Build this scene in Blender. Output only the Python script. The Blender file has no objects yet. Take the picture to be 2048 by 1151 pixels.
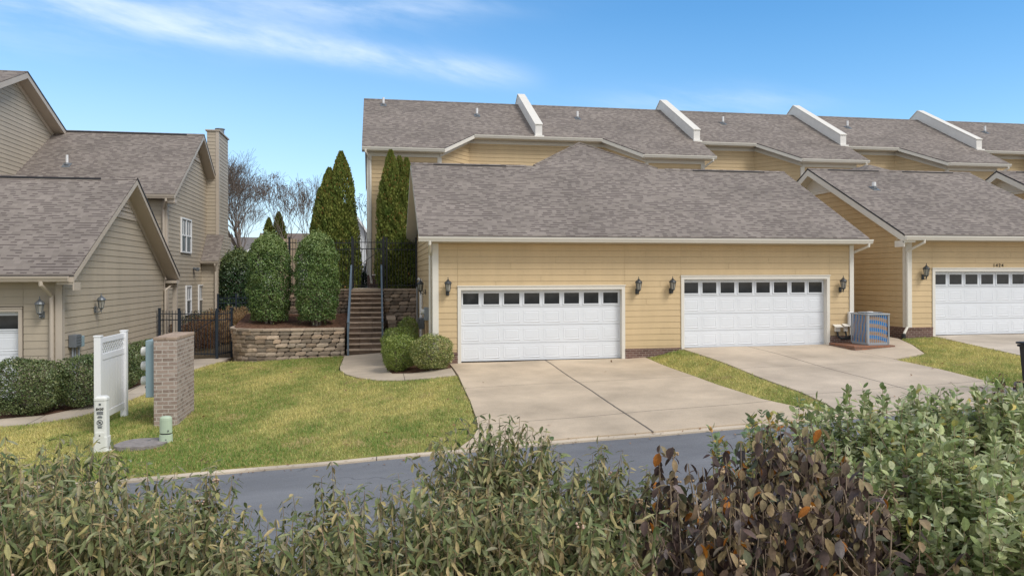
import bpy, bmesh, math, random
import numpy as np
from mathutils import Vector, Matrix
from mathutils.geometry import delaunay_2d_cdt

rng = np.random.default_rng(7)
random.seed(7)
scene = bpy.context.scene
COL = scene.collection

# ------------------------------------------------------------------ camera
TH = math.atan(272 / 1500.0)
CAMZ, FPX, HV, ROLL = 2.52, 1500.0, 553.0, 0.003
cs, sn = math.cos(TH), math.sin(TH)
cam = bpy.data.cameras.new("camera")
cam.lens = 36 * FPX / 2048
cam.sensor_width = 36
cam.shift_y = -(575.5 - HV) / 2048
cam.clip_start, cam.clip_end = 0.05, 3000
camo = bpy.data.objects.new("camera", cam)
camo.matrix_world = (Matrix.Translation((0, 0, CAMZ)) @ Matrix.Rotation(-TH, 4, 'Z')
                     @ Matrix.Rotation(math.radians(90), 4, 'X') @ Matrix.Rotation(-ROLL, 4, 'Z'))
COL.objects.link(camo)
scene.camera = camo


def ray(u, v):
    """direction through a point of the photograph, scaled to unit forward depth (used to survey real positions)"""
    x, y = (u - 1024) / FPX, (HV - v) / FPX
    x, y = x + y * ROLL, y - x * ROLL
    return (cs * x + sn, cs - sn * x, y)


def on_y(u, v, Y):
    d = ray(u, v); t = Y / d[1]
    return (d[0] * t, Y, CAMZ + d[2] * t)


def on_x(u, v, X):
    d = ray(u, v); t = X / d[0]
    return (X, d[1] * t, CAMZ + d[2] * t)


def at_t(u, v, t):
    d = ray(u, v)
    return (d[0] * t, d[1] * t, CAMZ + d[2] * t)


# ------------------------------------------------------------------ terrain
FX = [-60, -6, 0, 1.8, 2.2, 7.9, 8.3, 9.2, 9.5, 14.5, 15.5, 17, 18, 24, 26, 60]
FZ = [-2.8, -.517, -.24, -.07, -.04, -.02, .03, .24, .26, .28, .36, .46, .49, .51, .6, 1.9]


def sstep(a, b, x):
    t = np.clip((np.asarray(x, float) - a) / (b - a), 0, 1)
    return t * t * (3 - 2 * t)


def G(X, Y):
    X = np.asarray(X, float); Y = np.asarray(Y, float)
    base = -.58 + .042 * np.clip(X, -40, 60) + .035 * (np.clip(Y, -10, 28) - 13)
    corr = np.interp(X, FX, FZ) - (-.58 + .042 * np.clip(X, -40, 60) + .035 * 9)
    near_left = 1 - sstep(-3.5, 0.5, X) * 0 
    w = sstep(14.5, 21.2, Y) * sstep(-1.5, 2.0, X)
    z = base + corr * w
    z = z + 1.7 * sstep(29, 42, Y) * (1 - .0 * X)
    z = z + .006 * np.sin(X * 2.1 + Y) + .006 * np.sin(Y * 1.7 - X * .6)
    return z


def g(x, y):
    return float(G(x, y))


# ------------------------------------------------------------------ object helpers
ORG = {}


def thing(name, label, cat, loc=(0, 0, 0), group=None):
    o = bpy.data.objects.new(name, None)
    o.empty_display_size = .2
    COL.objects.link(o)
    o.location = loc
    o['label'] = label; o['category'] = cat
    if group: o['group'] = group
    ORG[o.name] = Vector(loc)
    return o


def tag(o, label, cat, group=None):
    o['label'] = label; o['category'] = cat
    if group: o['group'] = group
    return o


class MB:
    def __init__(s):
        s.v = []; s.f = []; s.c = []; s.cc = (1, 1, 1)

    def face(s, pts, col=None):
        n = len(s.v)
        s.v.extend([tuple(p) for p in pts])
        s.f.append(tuple(range(n, n + len(pts)))); s.c.append(col or s.cc)

    def poly(s, pts, faces, col=None):
        n = len(s.v)
        s.v.extend([tuple(p) for p in pts])
        for f in faces:
            s.f.append(tuple(n + i for i in f)); s.c.append(col or s.cc)

    def box(s, x0, x1, y0, y1, z0, z1, col=None):
        p = [(x0, y0, z0), (x1, y0, z0), (x1, y1, z0), (x0, y1, z0), (x0, y0, z1), (x1, y0, z1), (x1, y1, z1), (x0, y1, z1)]
        s.poly(p, [(3, 2, 1, 0), (4, 5, 6, 7), (0, 1, 5, 4), (1, 2, 6, 5), (2, 3, 7, 6), (3, 0, 4, 7)], col)

    def bbox(s, x0, x1, y0, y1, z0, z1, b=.01, col=None):
        """box with chamfered edges"""
        bm = bmesh.new()
        bmesh.ops.create_cube(bm, size=1)
        for v in bm.verts:
            v.co = Vector(((x0 + x1) / 2 + v.co.x * (x1 - x0), (y0 + y1) / 2 + v.co.y * (y1 - y0), (z0 + z1) / 2 + v.co.z * (z1 - z0)))
        bmesh.ops.bevel(bm, geom=bm.edges[:], offset=b, segments=2, affect='EDGES', profile=.5)
        s.add_bm(bm, col)

    def add_bm(s, bm, col=None):
        bm.verts.index_update()
        n = len(s.v)
        s.v.extend([tuple(v.co) for v in bm.verts])
        for f in bm.faces:
            s.f.append(tuple(n + v.index for v in f.verts)); s.c.append(col or s.cc)
        bm.free()

    def prism(s, pts, d, col=None):
        """closed outline pts (3D) extruded by vector d"""
        n = len(pts)
        a = [tuple(p) for p in pts]; b = [tuple(Vector(p) + Vector(d)) for p in pts]
        s.poly(a + b, [tuple(range(n - 1, -1, -1)), tuple(range(n, 2 * n))] +
               [(i, (i + 1) % n, n + (i + 1) % n, n + i) for i in range(n)], col)

    def beam(s, p0, p1, w, h, up=(0, 0, 1), col=None):
        p0 = Vector(p0); p1 = Vector(p1)
        d = (p1 - p0).normalized(); upv = Vector(up)
        if abs(d.dot(upv)) > .99: upv = Vector((0, 1, 0))
        sx = d.cross(upv).normalized() * w / 2; sy = sx.normalized().cross(d).normalized() * h / 2
        a = [p0 - sx - sy, p0 + sx - sy, p0 + sx + sy, p0 - sx + sy]
        s.prism(a, p1 - p0, col)

    def tube(s, pts, r, n=8, col=None, cap=True):
        pts = [Vector(p) for p in pts]
        rs = r if isinstance(r, (list, tuple)) else [r] * len(pts)
        rings = []
        last = None
        for i, p in enumerate(pts):
            d = (pts[min(i + 1, len(pts) - 1)] - pts[max(i - 1, 0)]).normalized()
            if last is None:
                a = Vector((0, 0, 1)) if abs(d.z) < .9 else Vector((1, 0, 0))
                x = d.cross(a).normalized()
            else:
                x = (last - d * last.dot(d)).normalized()
            last = x
            y = d.cross(x)
            rings.append([p + (x * math.cos(2 * math.pi * k / n) + y * math.sin(2 * math.pi * k / n)) * rs[i] for k in range(n)])
        base = len(s.v)
        for rg in rings: s.v.extend([tuple(q) for q in rg])
        for i in range(len(pts) - 1):
            for k in range(n):
                a = base + i * n + k; b = base + i * n + (k + 1) % n
                s.f.append((a, b, b + n, a + n)); s.c.append(col or s.cc)
        if cap:
            s.f.append(tuple(base + k for k in range(n - 1, -1, -1))); s.c.append(col or s.cc)
            e = base + (len(pts) - 1) * n
            s.f.append(tuple(e + k for k in range(n))); s.c.append(col or s.cc)

    def lathe(s, prof, c=(0, 0, 0), n=12, col=None, sx=1, sy=1):
        base = len(s.v)
        for r, z in prof:
            for k in range(n):
                a = 2 * math.pi * k / n + math.pi / n
                s.v.append((c[0] + r * sx * math.cos(a), c[1] + r * sy * math.sin(a), c[2] + z))
        for i in range(len(prof) - 1):
            for k in range(n):
                a = base + i * n + k; b = base + i * n + (k + 1) % n
                s.f.append((a, b, b + n, a + n)); s.c.append(col or s.cc)
        s.f.append(tuple(base + k for k in range(n - 1, -1, -1))); s.c.append(col or s.cc)
        e = base + (len(prof) - 1) * n
        s.f.append(tuple(e + k for k in range(n))); s.c.append(col or s.cc)

    def build(s, name, mat, parent=None, smooth=False, kind=None, label=None):
        me = bpy.data.meshes.new(name)
        off = ORG[parent.name] if parent else Vector((0, 0, 0))
        vs = np.array(s.v, float).reshape(-1, 3) - np.array(off)
        me.from_pydata(vs.tolist(), [], s.f)
        a = me.color_attributes.new('Col', 'FLOAT_COLOR', 'CORNER')
        cnt = np.array([len(f) for f in s.f])
        cols = np.repeat(np.c_[np.array(s.c, float).reshape(-1, 3), np.ones(len(s.f))], cnt, axis=0)
        a.data.foreach_set('color', cols.astype(np.float32).ravel())
        me.materials.append(mat)
        if smooth:
            me.polygons.foreach_set('use_smooth', [True] * len(me.polygons))
        o = bpy.data.objects.new(name, me)
        COL.objects.link(o)
        if parent:
            o.parent = parent
            ORG[o.name] = off
        if kind: o['kind'] = kind
        if label: o['label'] = label
        return o


def np_mesh(name, V, F, C, mat, parent=None, smooth=False, kind=None):
    """V (n,3), F (m,k) one face size or list of arrays, C (m,3) per face"""
    Fs = F if isinstance(F, list) else [F]
    Cs = C if isinstance(C, list) else [C]
    me = bpy.data.meshes.new(name)
    off = np.array(ORG[parent.name]) if parent else np.zeros(3)
    nl = sum(f.size for f in Fs); nf = sum(len(f) for f in Fs)
    me.vertices.add(len(V)); me.loops.add(nl); me.polygons.add(nf)
    me.vertices.foreach_set('co', (V - off).astype(np.float32).ravel())
    me.loops.foreach_set('vertex_index', np.concatenate([f.ravel() for f in Fs]).astype(np.int32))
    tot = np.concatenate([np.full(len(f), f.shape[1]) for f in Fs])
    st = np.r_[0, np.cumsum(tot)[:-1]]
    me.polygons.foreach_set('loop_start', st.astype(np.int32))
    me.polygons.foreach_set('loop_total', tot.astype(np.int32))
    if smooth: me.polygons.foreach_set('use_smooth', np.ones(nf, bool))
    me.update(calc_edges=True)
    a = me.color_attributes.new('Col', 'FLOAT_COLOR', 'CORNER')
    cols = np.concatenate([np.repeat(np.c_[c, np.ones(len(c))], f.shape[1], axis=0) for f, c in zip(Fs, Cs)])
    a.data.foreach_set('color', cols.astype(np.float32).ravel())
    me.materials.append(mat)
    me.validate()
    o = bpy.data.objects.new(name, me)
    COL.objects.link(o)
    if parent:
        o.parent = parent; ORG[o.name] = Vector(off)
    if kind: o['kind'] = kind
    return o


def copy_tree(o, loc, rotz=0, label=None):
    c = o.copy(); COL.objects.link(c)
    c.location = loc; c.rotation_euler = (0, 0, rotz)
    if label: c['label'] = label
    for ch in list(o.children):
        d = ch.copy(); COL.objects.link(d); d.parent = c
        for gch in list(ch.children):
            e = gch.copy(); COL.objects.link(e); e.parent = d
    return c


# ------------------------------------------------------------------ materials
def newmat(name):
    m = bpy.data.materials.new(name); m.use_nodes = True
    nt = m.node_tree
    return m, nt, nt.nodes['Principled BSDF']


def N(nt, typ, **kw):
    n = nt.nodes.new(typ)
    for k, v in kw.items():
        if k == 'ins':
            for a, b in v.items(): n.inputs[a].default_value = b
        else:
            setattr(n, k, v)
    return n


def math_(nt, op, a, b=None, clamp=False):
    n = nt.nodes.new('ShaderNodeMath'); n.operation = op; n.use_clamp = clamp
    for i, x in enumerate((a, b)):
        if x is None: continue
        if isinstance(x, (int, float)): n.inputs[i].default_value = x
        else: nt.links.new(x, n.inputs[i])
    return n.outputs[0]


def mixc(nt, fac, a, b, blend='MIX'):
    n = nt.nodes.new('ShaderNodeMix'); n.data_type = 'RGBA'; n.blend_type = blend
    for s, x in ((n.inputs[0], fac), (n.inputs[6], a), (n.inputs[7], b)):
        if isinstance(x, (int, float)): s.default_value = x
        elif isinstance(x, tuple): s.default_value = (*x, 1)[:4]
        else: nt.links.new(x, s)
    return n.outputs[2]


def paint(name, col, rough=.55, var=.08, scale=3.0, attr=True, bump=0.0, bscale=60, metal=0.0, spec=.4, streak=False):
    m, nt, b = newmat(name)
    L = nt.links
    geo = N(nt, 'ShaderNodeNewGeometry')
    ns = N(nt, 'ShaderNodeTexNoise', ins={'Scale': scale, 'Detail': 6.0, 'Roughness': .65})
    if streak:
        mp = N(nt, 'ShaderNodeVectorMath', operation='MULTIPLY'); mp.inputs[1].default_value = (1, 1, .18)
        L.new(geo.outputs['Position'], mp.inputs[0]); L.new(mp.outputs[0], ns.inputs['Vector'])
    else:
        L.new(geo.outputs['Position'], ns.inputs['Vector'])
    mr = N(nt, 'ShaderNodeMapRange', ins={'From Min': .25, 'From Max': .75, 'To Min': 1 - var, 'To Max': 1 + var})
    L.new(ns.outputs[0], mr.inputs[0])
    c = mixc(nt, 1.0, (*col, 1), mr.outputs[0], 'MULTIPLY')
    if attr:
        at = N(nt, 'ShaderNodeAttribute', attribute_name='Col')
        c = mixc(nt, 1.0, c, at.outputs['Color'], 'MULTIPLY')
    L.new(c, b.inputs['Base Color'])
    b.inputs['Roughness'].default_value = rough
    b.inputs['Metallic'].default_value = metal
    b.inputs['Specular IOR Level'].default_value = spec
    if bump > 0:
        n2 = N(nt, 'ShaderNodeTexNoise', ins={'Scale': bscale, 'Detail': 5.0})
        L.new(geo.outputs['Position'], n2.inputs['Vector'])
        bp = N(nt, 'ShaderNodeBump', ins={'Strength': 1.0, 'Distance': bump})
        L.new(n2.outputs[0], bp.inputs['Height']); L.new(bp.outputs[0], b.inputs['Normal'])
    return m


def leafmat(name, rough=.5, trans=.25, spec=.35):
    m, nt, b = newmat(name); L = nt.links
    at = N(nt, 'ShaderNodeAttribute', attribute_name='Col')
    geo = N(nt, 'ShaderNodeNewGeometry')
    ns = N(nt, 'ShaderNodeTexNoise', ins={'Scale': 70.0, 'Detail': 4.0, 'Roughness': .7}); L.new(geo.outputs['Position'], ns.inputs['Vector'])
    mr = N(nt, 'ShaderNodeMapRange', ins={'From Min': .3, 'From Max': .7, 'To Min': .72, 'To Max': 1.24}); L.new(ns.outputs[0], mr.inputs[0])
    cc = mixc(nt, 1.0, at.outputs['Color'], mr.outputs[0], 'MULTIPLY')
    L.new(cc, b.inputs['Base Color'])
    b.inputs['Roughness'].default_value = rough
    b.inputs['Specular IOR Level'].default_value = spec
    if trans > 0:
        t = N(nt, 'ShaderNodeBsdfTranslucent'); L.new(cc, t.inputs['Color'])
        mx = N(nt, 'ShaderNodeMixShader'); mx.inputs[0].default_value = trans
        L.new(b.outputs[0], mx.inputs[1]); L.new(t.outputs[0], mx.inputs[2])
        L.new(mx.outputs[0], nt.nodes['Material Output'].inputs['Surface'])
    return m


def shingle(name, along='X', base=1.0):
    m, nt, b = newmat(name); L = nt.links
    geo = N(nt, 'ShaderNodeNewGeometry')
    sp = N(nt, 'ShaderNodeSeparateXYZ'); L.new(geo.outputs['Position'], sp.inputs[0])
    ch = .072
    v = math_(nt, 'DIVIDE', sp.outputs['Z'], ch)
    row = math_(nt, 'FLOOR', v); fv = math_(nt, 'FRACT', v)
    w1 = N(nt, 'ShaderNodeTexWhiteNoise', noise_dimensions='1D'); L.new(row, w1.inputs['W'])
    u = math_(nt, 'ADD', sp.outputs[along], math_(nt, 'MULTIPLY', w1.outputs['Value'], 7.3))
    n0 = N(nt, 'ShaderNodeTexNoise', noise_dimensions='2D', ins={'Scale': 2.1, 'Detail': 1.0})
    cv = N(nt, 'ShaderNodeCombineXYZ'); L.new(u, cv.inputs[0]); L.new(math_(nt, 'MULTIPLY', row, 3.7), cv.inputs[1])
    L.new(cv.outputs[0], n0.inputs['Vector'])
    cu = math_(nt, 'ADD', math_(nt, 'DIVIDE', u, .145), math_(nt, 'MULTIPLY', n0.outputs[0], .25))
    cell = math_(nt, 'FLOOR', cu)
    c2 = N(nt, 'ShaderNodeCombineXYZ'); L.new(cell, c2.inputs[0]); L.new(row, c2.inputs[1])
    w2 = N(nt, 'ShaderNodeTexWhiteNoise', noise_dimensions='2D'); L.new(c2.outputs[0], w2.inputs['Vector'])
    ramp = N(nt, 'ShaderNodeValToRGB'); L.new(w2.outputs['Value'], ramp.inputs[0])
    e = ramp.color_ramp.elements
    e[0].position = 0; e[0].color = (.198, .172, .151, 1)
    e[1].position = 1; e[1].color = (.262, .228, .202, 1)
    x = ramp.color_ramp.elements.new(.35); x.color = (.222, .193, .170, 1)
    x = ramp.color_ramp.elements.new(.7); x.color = (.238, .207, .183, 1)
    # tab shadow painted in with the printed shingle band, on about half the tabs
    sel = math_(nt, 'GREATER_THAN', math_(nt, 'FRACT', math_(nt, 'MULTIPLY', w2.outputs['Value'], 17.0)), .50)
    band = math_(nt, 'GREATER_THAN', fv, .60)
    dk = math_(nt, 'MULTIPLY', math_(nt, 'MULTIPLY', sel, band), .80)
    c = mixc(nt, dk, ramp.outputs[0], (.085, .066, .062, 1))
    n3 = N(nt, 'ShaderNodeTexNoise', ins={'Scale': .55, 'Detail': 4.0}); L.new(geo.outputs['Position'], n3.inputs['Vector'])
    mr = N(nt, 'ShaderNodeMapRange', ins={'From Min': .3, 'From Max': .7, 'To Min': .88 * base, 'To Max': 1.12 * base}); L.new(n3.outputs[0], mr.inputs[0])
    c = mixc(nt, 1.0, c, mr.outputs[0], 'MULTIPLY')
    L.new(c, b.inputs['Base Color']); b.inputs['Roughness'].default_value = .92; b.inputs['Specular IOR Level'].default_value = .2
    n4 = N(nt, 'ShaderNodeTexNoise', ins={'Scale': 160.0, 'Detail': 2.0}); L.new(geo.outputs['Position'], n4.inputs['Vector'])
    h = math_(nt, 'ADD', math_(nt, 'MULTIPLY', math_(nt, 'SUBTRACT', 1.0, fv), math_(nt, 'ADD', math_(nt, 'MULTIPLY', sel, .7), .5)), math_(nt, 'MULTIPLY', n4.outputs[0], .25))
    bp = N(nt, 'ShaderNodeBump', ins={'Strength': .8, 'Distance': .012}); L.new(h, bp.inputs['Height']); L.new(bp.outputs[0], b.inputs['Normal'])
    return m


def brick(name, c1, c2, mort, bw=.2, bh=.068, ms=.009, blotch=(.5, .45, .4), bl=.25):
    m, nt, b = newmat(name); L = nt.links
    geo = N(nt, 'ShaderNodeNewGeometry')
    sp = N(nt, 'ShaderNodeSeparateXYZ'); L.new(geo.outputs['Position'], sp.inputs[0])
    cv = N(nt, 'ShaderNodeCombineXYZ')
    L.new(math_(nt, 'ADD', sp.outputs[0], sp.outputs[1]), cv.inputs[0]); L.new(sp.outputs[2], cv.inputs[1])
    br = N(nt, 'ShaderNodeTexBrick', ins={'Scale': 1.0, 'Mortar Size': ms, 'Brick Width': bw, 'Row Height': bh, 'Bias': 0.0, 'Mortar Smooth': .15})
    br.inputs['Color1'].default_value = (*c1, 1); br.inputs['Color2'].default_value = (*c2, 1); br.inputs['Mortar'].default_value = (*mort, 1)
    L.new(cv.outputs[0], br.inputs['Vector'])
    n3 = N(nt, 'ShaderNodeTexNoise', ins={'Scale': 9.0, 'Detail': 8.0, 'Roughness': .7}); L.new(geo.outputs['Position'], n3.inputs['Vector'])
    mr = N(nt, 'ShaderNodeMapRange', ins={'From Min': .5, 'From Max': .72, 'To Min': 0.0, 'To Max': bl}); L.new(n3.outputs[0], mr.inputs[0])
    c = mixc(nt, mr.outputs[0], br.outputs['Color'], (*blotch, 1))
    L.new(c, b.inputs['Base Color']); b.inputs['Roughness'].default_value = .9
    h = math_(nt, 'ADD', math_(nt, 'SUBTRACT', 1.0, br.outputs['Fac']), math_(nt, 'MULTIPLY', n3.outputs[0], .5))
    bp = N(nt, 'ShaderNodeBump', ins={'Strength': .8, 'Distance': .008}); L.new(h, bp.inputs['Height']); L.new(bp.outputs[0], b.inputs['Normal'])
    return m


def concrete(name, col, jx=(), jy=(), stain=.24):
    m, nt, b = newmat(name); L = nt.links
    geo = N(nt, 'ShaderNodeNewGeometry')
    sp = N(nt, 'ShaderNodeSeparateXYZ'); L.new(geo.outputs['Position'], sp.inputs[0])
    n1 = N(nt, 'ShaderNodeTexNoise', ins={'Scale': .6, 'Detail': 7.0, 'Roughness': .6}); L.new(geo.outputs['Position'], n1.inputs['Vector'])
    mr = N(nt, 'ShaderNodeMapRange', ins={'From Min': .3, 'From Max': .7, 'To Min': 1 - stain, 'To Max': 1 + stain}); L.new(n1.outputs[0], mr.inputs[0])
    n2 = N(nt, 'ShaderNodeTexNoise', ins={'Scale': 55.0, 'Detail': 3.0}); L.new(geo.outputs['Position'], n2.inputs['Vector'])
    mr2 = N(nt, 'ShaderNodeMapRange', ins={'From Min': .3, 'From Max': .7, 'To Min': .9, 'To Max': 1.1}); L.new(n2.outputs[0], mr2.inputs[0])
    c = mixc(nt, 1.0, (*col, 1), mr.outputs[0], 'MULTIPLY')
    c = mixc(nt, 1.0, c, mr2.outputs[0], 'MULTIPLY')
    # small tyre marks and spots
    n5 = N(nt, 'ShaderNodeTexNoise', ins={'Scale': 4.5, 'Detail': 9.0, 'Roughness': .75}); L.new(geo.outputs['Position'], n5.inputs['Vector'])
    mr5 = N(nt, 'ShaderNodeMapRange', ins={'From Min': .63, 'From Max': .78, 'To Min': 0.0, 'To Max': .35}); L.new(n5.outputs[0], mr5.inputs[0])
    c = mixc(nt, mr5.outputs[0], c, (col[0] * .55, col[1] * .53, col[2] * .5, 1))
    jf = None
    wob = N(nt, 'ShaderNodeTexNoise', ins={'Scale': 3.0, 'Detail': 3.0}); L.new(geo.outputs['Position'], wob.inputs['Vector'])
    wo = math_(nt, 'MULTIPLY', math_(nt, 'SUBTRACT', wob.outputs[0], .5), .02)
    for ax, lst in ((0, jx), (1, jy)):
        for val, wd in lst:
            d = math_(nt, 'ABSOLUTE', math_(nt, 'ADD', math_(nt, 'SUBTRACT', sp.outputs[ax], val), wo))
            f = math_(nt, 'LESS_THAN', d, wd)
            jf = f if jf is None else math_(nt, 'MAXIMUM', jf, f)
    hgt = math_(nt, 'MULTIPLY', n2.outputs[0], .25)
    if jf is not None:
        c = mixc(nt, math_(nt, 'MULTIPLY', jf, .85), c, (.06, .05, .045, 1))
        hgt = math_(nt, 'SUBTRACT', hgt, jf)
    L.new(c, b.inputs['Base Color']); b.inputs['Roughness'].default_value = .85
    bp = N(nt, 'ShaderNodeBump', ins={'Strength': .6, 'Distance': .006}); L.new(hgt, bp.inputs['Height']); L.new(bp.outputs[0], b.inputs['Normal'])
    return m


def asphalt(name):
    m, nt, b = newmat(name); L = nt.links
    geo = N(nt, 'ShaderNodeNewGeometry')
    n1 = N(nt, 'ShaderNodeTexNoise', ins={'Scale': .9, 'Detail': 8.0, 'Roughness': .65})
    mp = N(nt, 'ShaderNodeVectorMath', operation='MULTIPLY'); mp.inputs[1].default_value = (.35, 1.3, 1)
    L.new(geo.outputs['Position'], mp.inputs[0]); L.new(mp.outputs[0], n1.inputs['Vector'])
    r = N(nt, 'ShaderNodeValToRGB'); L.new(n1.outputs[0], r.inputs[0])
    r.color_ramp.elements[0].position = .3; r.color_ramp.elements[0].color = (.128, .131, .14, 1)
    r.color_ramp.elements[1].position = .72; r.color_ramp.elements[1].color = (.205, .209, .219, 1)
    n2 = N(nt, 'ShaderNodeTexNoise', ins={'Scale': 90.0, 'Detail': 3.0}); L.new(geo.outputs['Position'], n2.inputs['Vector'])
    mr2 = N(nt, 'ShaderNodeMapRange', ins={'From Min': .3, 'From Max': .7, 'To Min': .75, 'To Max': 1.25}); L.new(n2.outputs[0], mr2.inputs[0])
    c = mixc(nt, 1.0, r.outputs[0], mr2.outputs[0], 'MULTIPLY')
    vo = N(nt, 'ShaderNodeTexVoronoi', feature='DISTANCE_TO_EDGE', ins={'Scale': .55})
    wv = N(nt, 'ShaderNodeTexNoise', ins={'Scale': 2.5, 'Detail': 5.0}); L.new(geo.outputs['Position'], wv.inputs['Vector'])
    va = N(nt, 'ShaderNodeVectorMath', operation='MULTIPLY_ADD'); va.inputs[1].default_value = (.5, .5, .5)
    L.new(wv.outputs['Color'], va.inputs[0]); L.new(geo.outputs['Position'], va.inputs[2]); L.new(va.outputs[0], vo.inputs['Vector'])
    ck = math_(nt, 'MULTIPLY', math_(nt, 'LESS_THAN', vo.outputs['Distance'], .012), math_(nt, 'GREATER_THAN', n1.outputs[0], .52))
    c = mixc(nt, math_(nt, 'MULTIPLY', ck, .4), c, (.06, .06, .065, 1))
    n3 = N(nt, 'ShaderNodeTexNoise', ins={'Scale': 7.0, 'Detail': 8.0, 'Roughness': .75}); L.new(geo.outputs['Position'], n3.inputs['Vector'])
    mr3 = N(nt, 'ShaderNodeMapRange', ins={'From Min': .6, 'From Max': .75, 'To Min': 0.0, 'To Max': .35}); L.new(n3.outputs[0], mr3.inputs[0])
    c = mixc(nt, mr3.outputs[0], c, (.26, .25, .24, 1))
    L.new(c, b.inputs['Base Color']); b.inputs['Roughness'].default_value = .75
    bp = N(nt, 'ShaderNodeBump', ins={'Strength': .7, 'Distance': .006}); L.new(n2.outputs[0], bp.inputs['Height']); L.new(bp.outputs[0], b.inputs['Normal'])
    return m


def soil(name, cols, scale=8.0, bump=.03):
    m, nt, b = newmat(name); L = nt.links
    geo = N(nt, 'ShaderNodeNewGeometry')
    n1 = N(nt, 'ShaderNodeTexNoise', ins={'Scale': scale, 'Detail': 10.0, 'Roughness': .75}); L.new(geo.outputs['Position'], n1.inputs['Vector'])
    r = N(nt, 'ShaderNodeValToRGB'); L.new(n1.outputs[0], r.inputs[0])
    for i, c in enumerate(cols):
        p = .28 + .44 * i / (len(cols) - 1)
        if i == 0: e = r.color_ramp.elements[0]; e.position = p
        elif i == len(cols) - 1: e = r.color_ramp.elements[1] if len(r.color_ramp.elements) == 2 else r.color_ramp.elements[-1]; e.position = p
        else: e = r.color_ramp.elements.new(p)
        e.color = (*c, 1)
    n2 = N(nt, 'ShaderNodeTexNoise', ins={'Scale': 40.0, 'Detail': 5.0}); L.new(geo.outputs['Position'], n2.inputs['Vector'])
    mr2 = N(nt, 'ShaderNodeMapRange', ins={'From Min': .3, 'From Max': .7, 'To Min': .65, 'To Max': 1.35}); L.new(n2.outputs[0], mr2.inputs[0])
    c = mixc(nt, 1.0, r.outputs[0], mr2.outputs[0], 'MULTIPLY')
    L.new(c, b.inputs['Base Color']); b.inputs['Roughness'].default_value = .95; b.inputs['Specular IOR Level'].default_value = .15
    bp = N(nt, 'ShaderNodeBump', ins={'Strength': .9, 'Distance': bump}); L.new(n2.outputs[0], bp.inputs['Height']); L.new(bp.outputs[0], b.inputs['Normal'])
    return m


def glassmat(name, col, rough=.06):
    m, nt, b = newmat(name)
    geo = N(nt, 'ShaderNodeNewGeometry')
    ns = N(nt, 'ShaderNodeTexNoise', ins={'Scale': 5.0, 'Detail': 5.0}); nt.links.new(geo.outputs['Position'], ns.inputs['Vector'])
    c = mixc(nt, ns.outputs[0], (col[0] * .5, col[1] * .5, col[2] * .5, 1), (col[0] * 1.5, col[1] * 1.5, col[2] * 1.5, 1))
    nt.links.new(c, b.inputs['Base Color'])
    b.inputs['Roughness'].default_value = rough; b.inputs['Specular IOR Level'].default_value = .5
    return m


def coilmat(name):
    """fin coil behind the grille with rippled blue and copper bands"""
    m, nt, b = newmat(name); L = nt.links
    geo = N(nt, 'ShaderNodeNewGeometry')
    sp = N(nt, 'ShaderNodeSeparateXYZ'); L.new(geo.outputs['Position'], sp.inputs[0])
    nsp = N(nt, 'ShaderNodeSeparateXYZ'); L.new(geo.outputs['True Normal'], nsp.inputs[0])
    side = math_(nt, 'GREATER_THAN', math_(nt, 'ABSOLUTE', nsp.outputs[0]), .5)
    x = math_(nt, 'SUBTRACT', sp.outputs[0], 14.9)
    front = math_(nt, 'ADD', math_(nt, 'MULTIPLY', sp.outputs[2], 27.0), math_(nt, 'MULTIPLY', math_(nt, 'MULTIPLY', x, x), 9.0))
    sd = math_(nt, 'ADD', math_(nt, 'MULTIPLY', sp.outputs[1], 40.0), math_(nt, 'MULTIPLY', sp.outputs[2], 9.0))
    ph = math_(nt, 'ADD', math_(nt, 'MULTIPLY', front, math_(nt, 'SUBTRACT', 1.0, side)), math_(nt, 'MULTIPLY', sd, side))
    s = math_(nt, 'SINE', ph)
    mr = N(nt, 'ShaderNodeMapRange', ins={'From Min': -.45, 'From Max': .45}); L.new(s, mr.inputs[0])
    c = mixc(nt, mr.outputs[0], (.03, .24, .62, 1), (.47, .29, .18, 1))
    L.new(c, b.inputs['Base Color']); b.inputs['Roughness'].default_value = .5; b.inputs['Metallic'].default_value = .2
    return m


M = {}
M['yellow'] = paint('tan_yellow_siding', (.625, .475, .278), .6, .08, 2.0, bump=.0012, bscale=90, streak=True)
M['tan'] = paint('taupe_siding', (.445, .383, .295), .6, .09, 1.5, bump=.0012, bscale=90, streak=True)
M['trim'] = paint('cream_trim', (.74, .71, .64), .5, .04, 2.0)
M['tantrim'] = paint('taupe_trim', (.50, .435, .36), .5, .05, 2.0)
M['door'] = paint('white_garage_door', (.73, .765, .81), .45, .03, 1.5)
M['white'] = paint('white_vinyl', (.83, .84, .85), .35, .02, 2.0)
M['parapet'] = paint('cream_stucco', (.77, .755, .72), .7, .06, 2.0, bump=.002)
M['frieze'] = paint('cream_frieze', (.60, .52, .38), .55, .04, 2.0)
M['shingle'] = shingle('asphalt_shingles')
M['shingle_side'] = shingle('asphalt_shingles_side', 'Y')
M['felt'] = paint('black_drip_edge', (.03, .03, .034), .6, .1)
M['glass'] = glassmat('garage_window_glass', (.026, .03, .034), .05)
M['winglass'] = glassmat('house_window_glass', (.20, .22, .24), .1)
M['winglass_dark'] = glassmat('insect_screen', (.08, .09, .10), .35)
M['brick'] = brick('brown_base_brick', (.115, .06, .05), (.19, .105, .085), (.30, .24, .20), blotch=(.3, .22, .18))
M['pbrick'] = brick('tumbled_pillar_brick', (.225, .165, .135), (.40, .31, .26), (.48, .43, .38), bw=.235, bh=.083, ms=.011, bl=.6, blotch=(.55, .50, .45))
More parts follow.
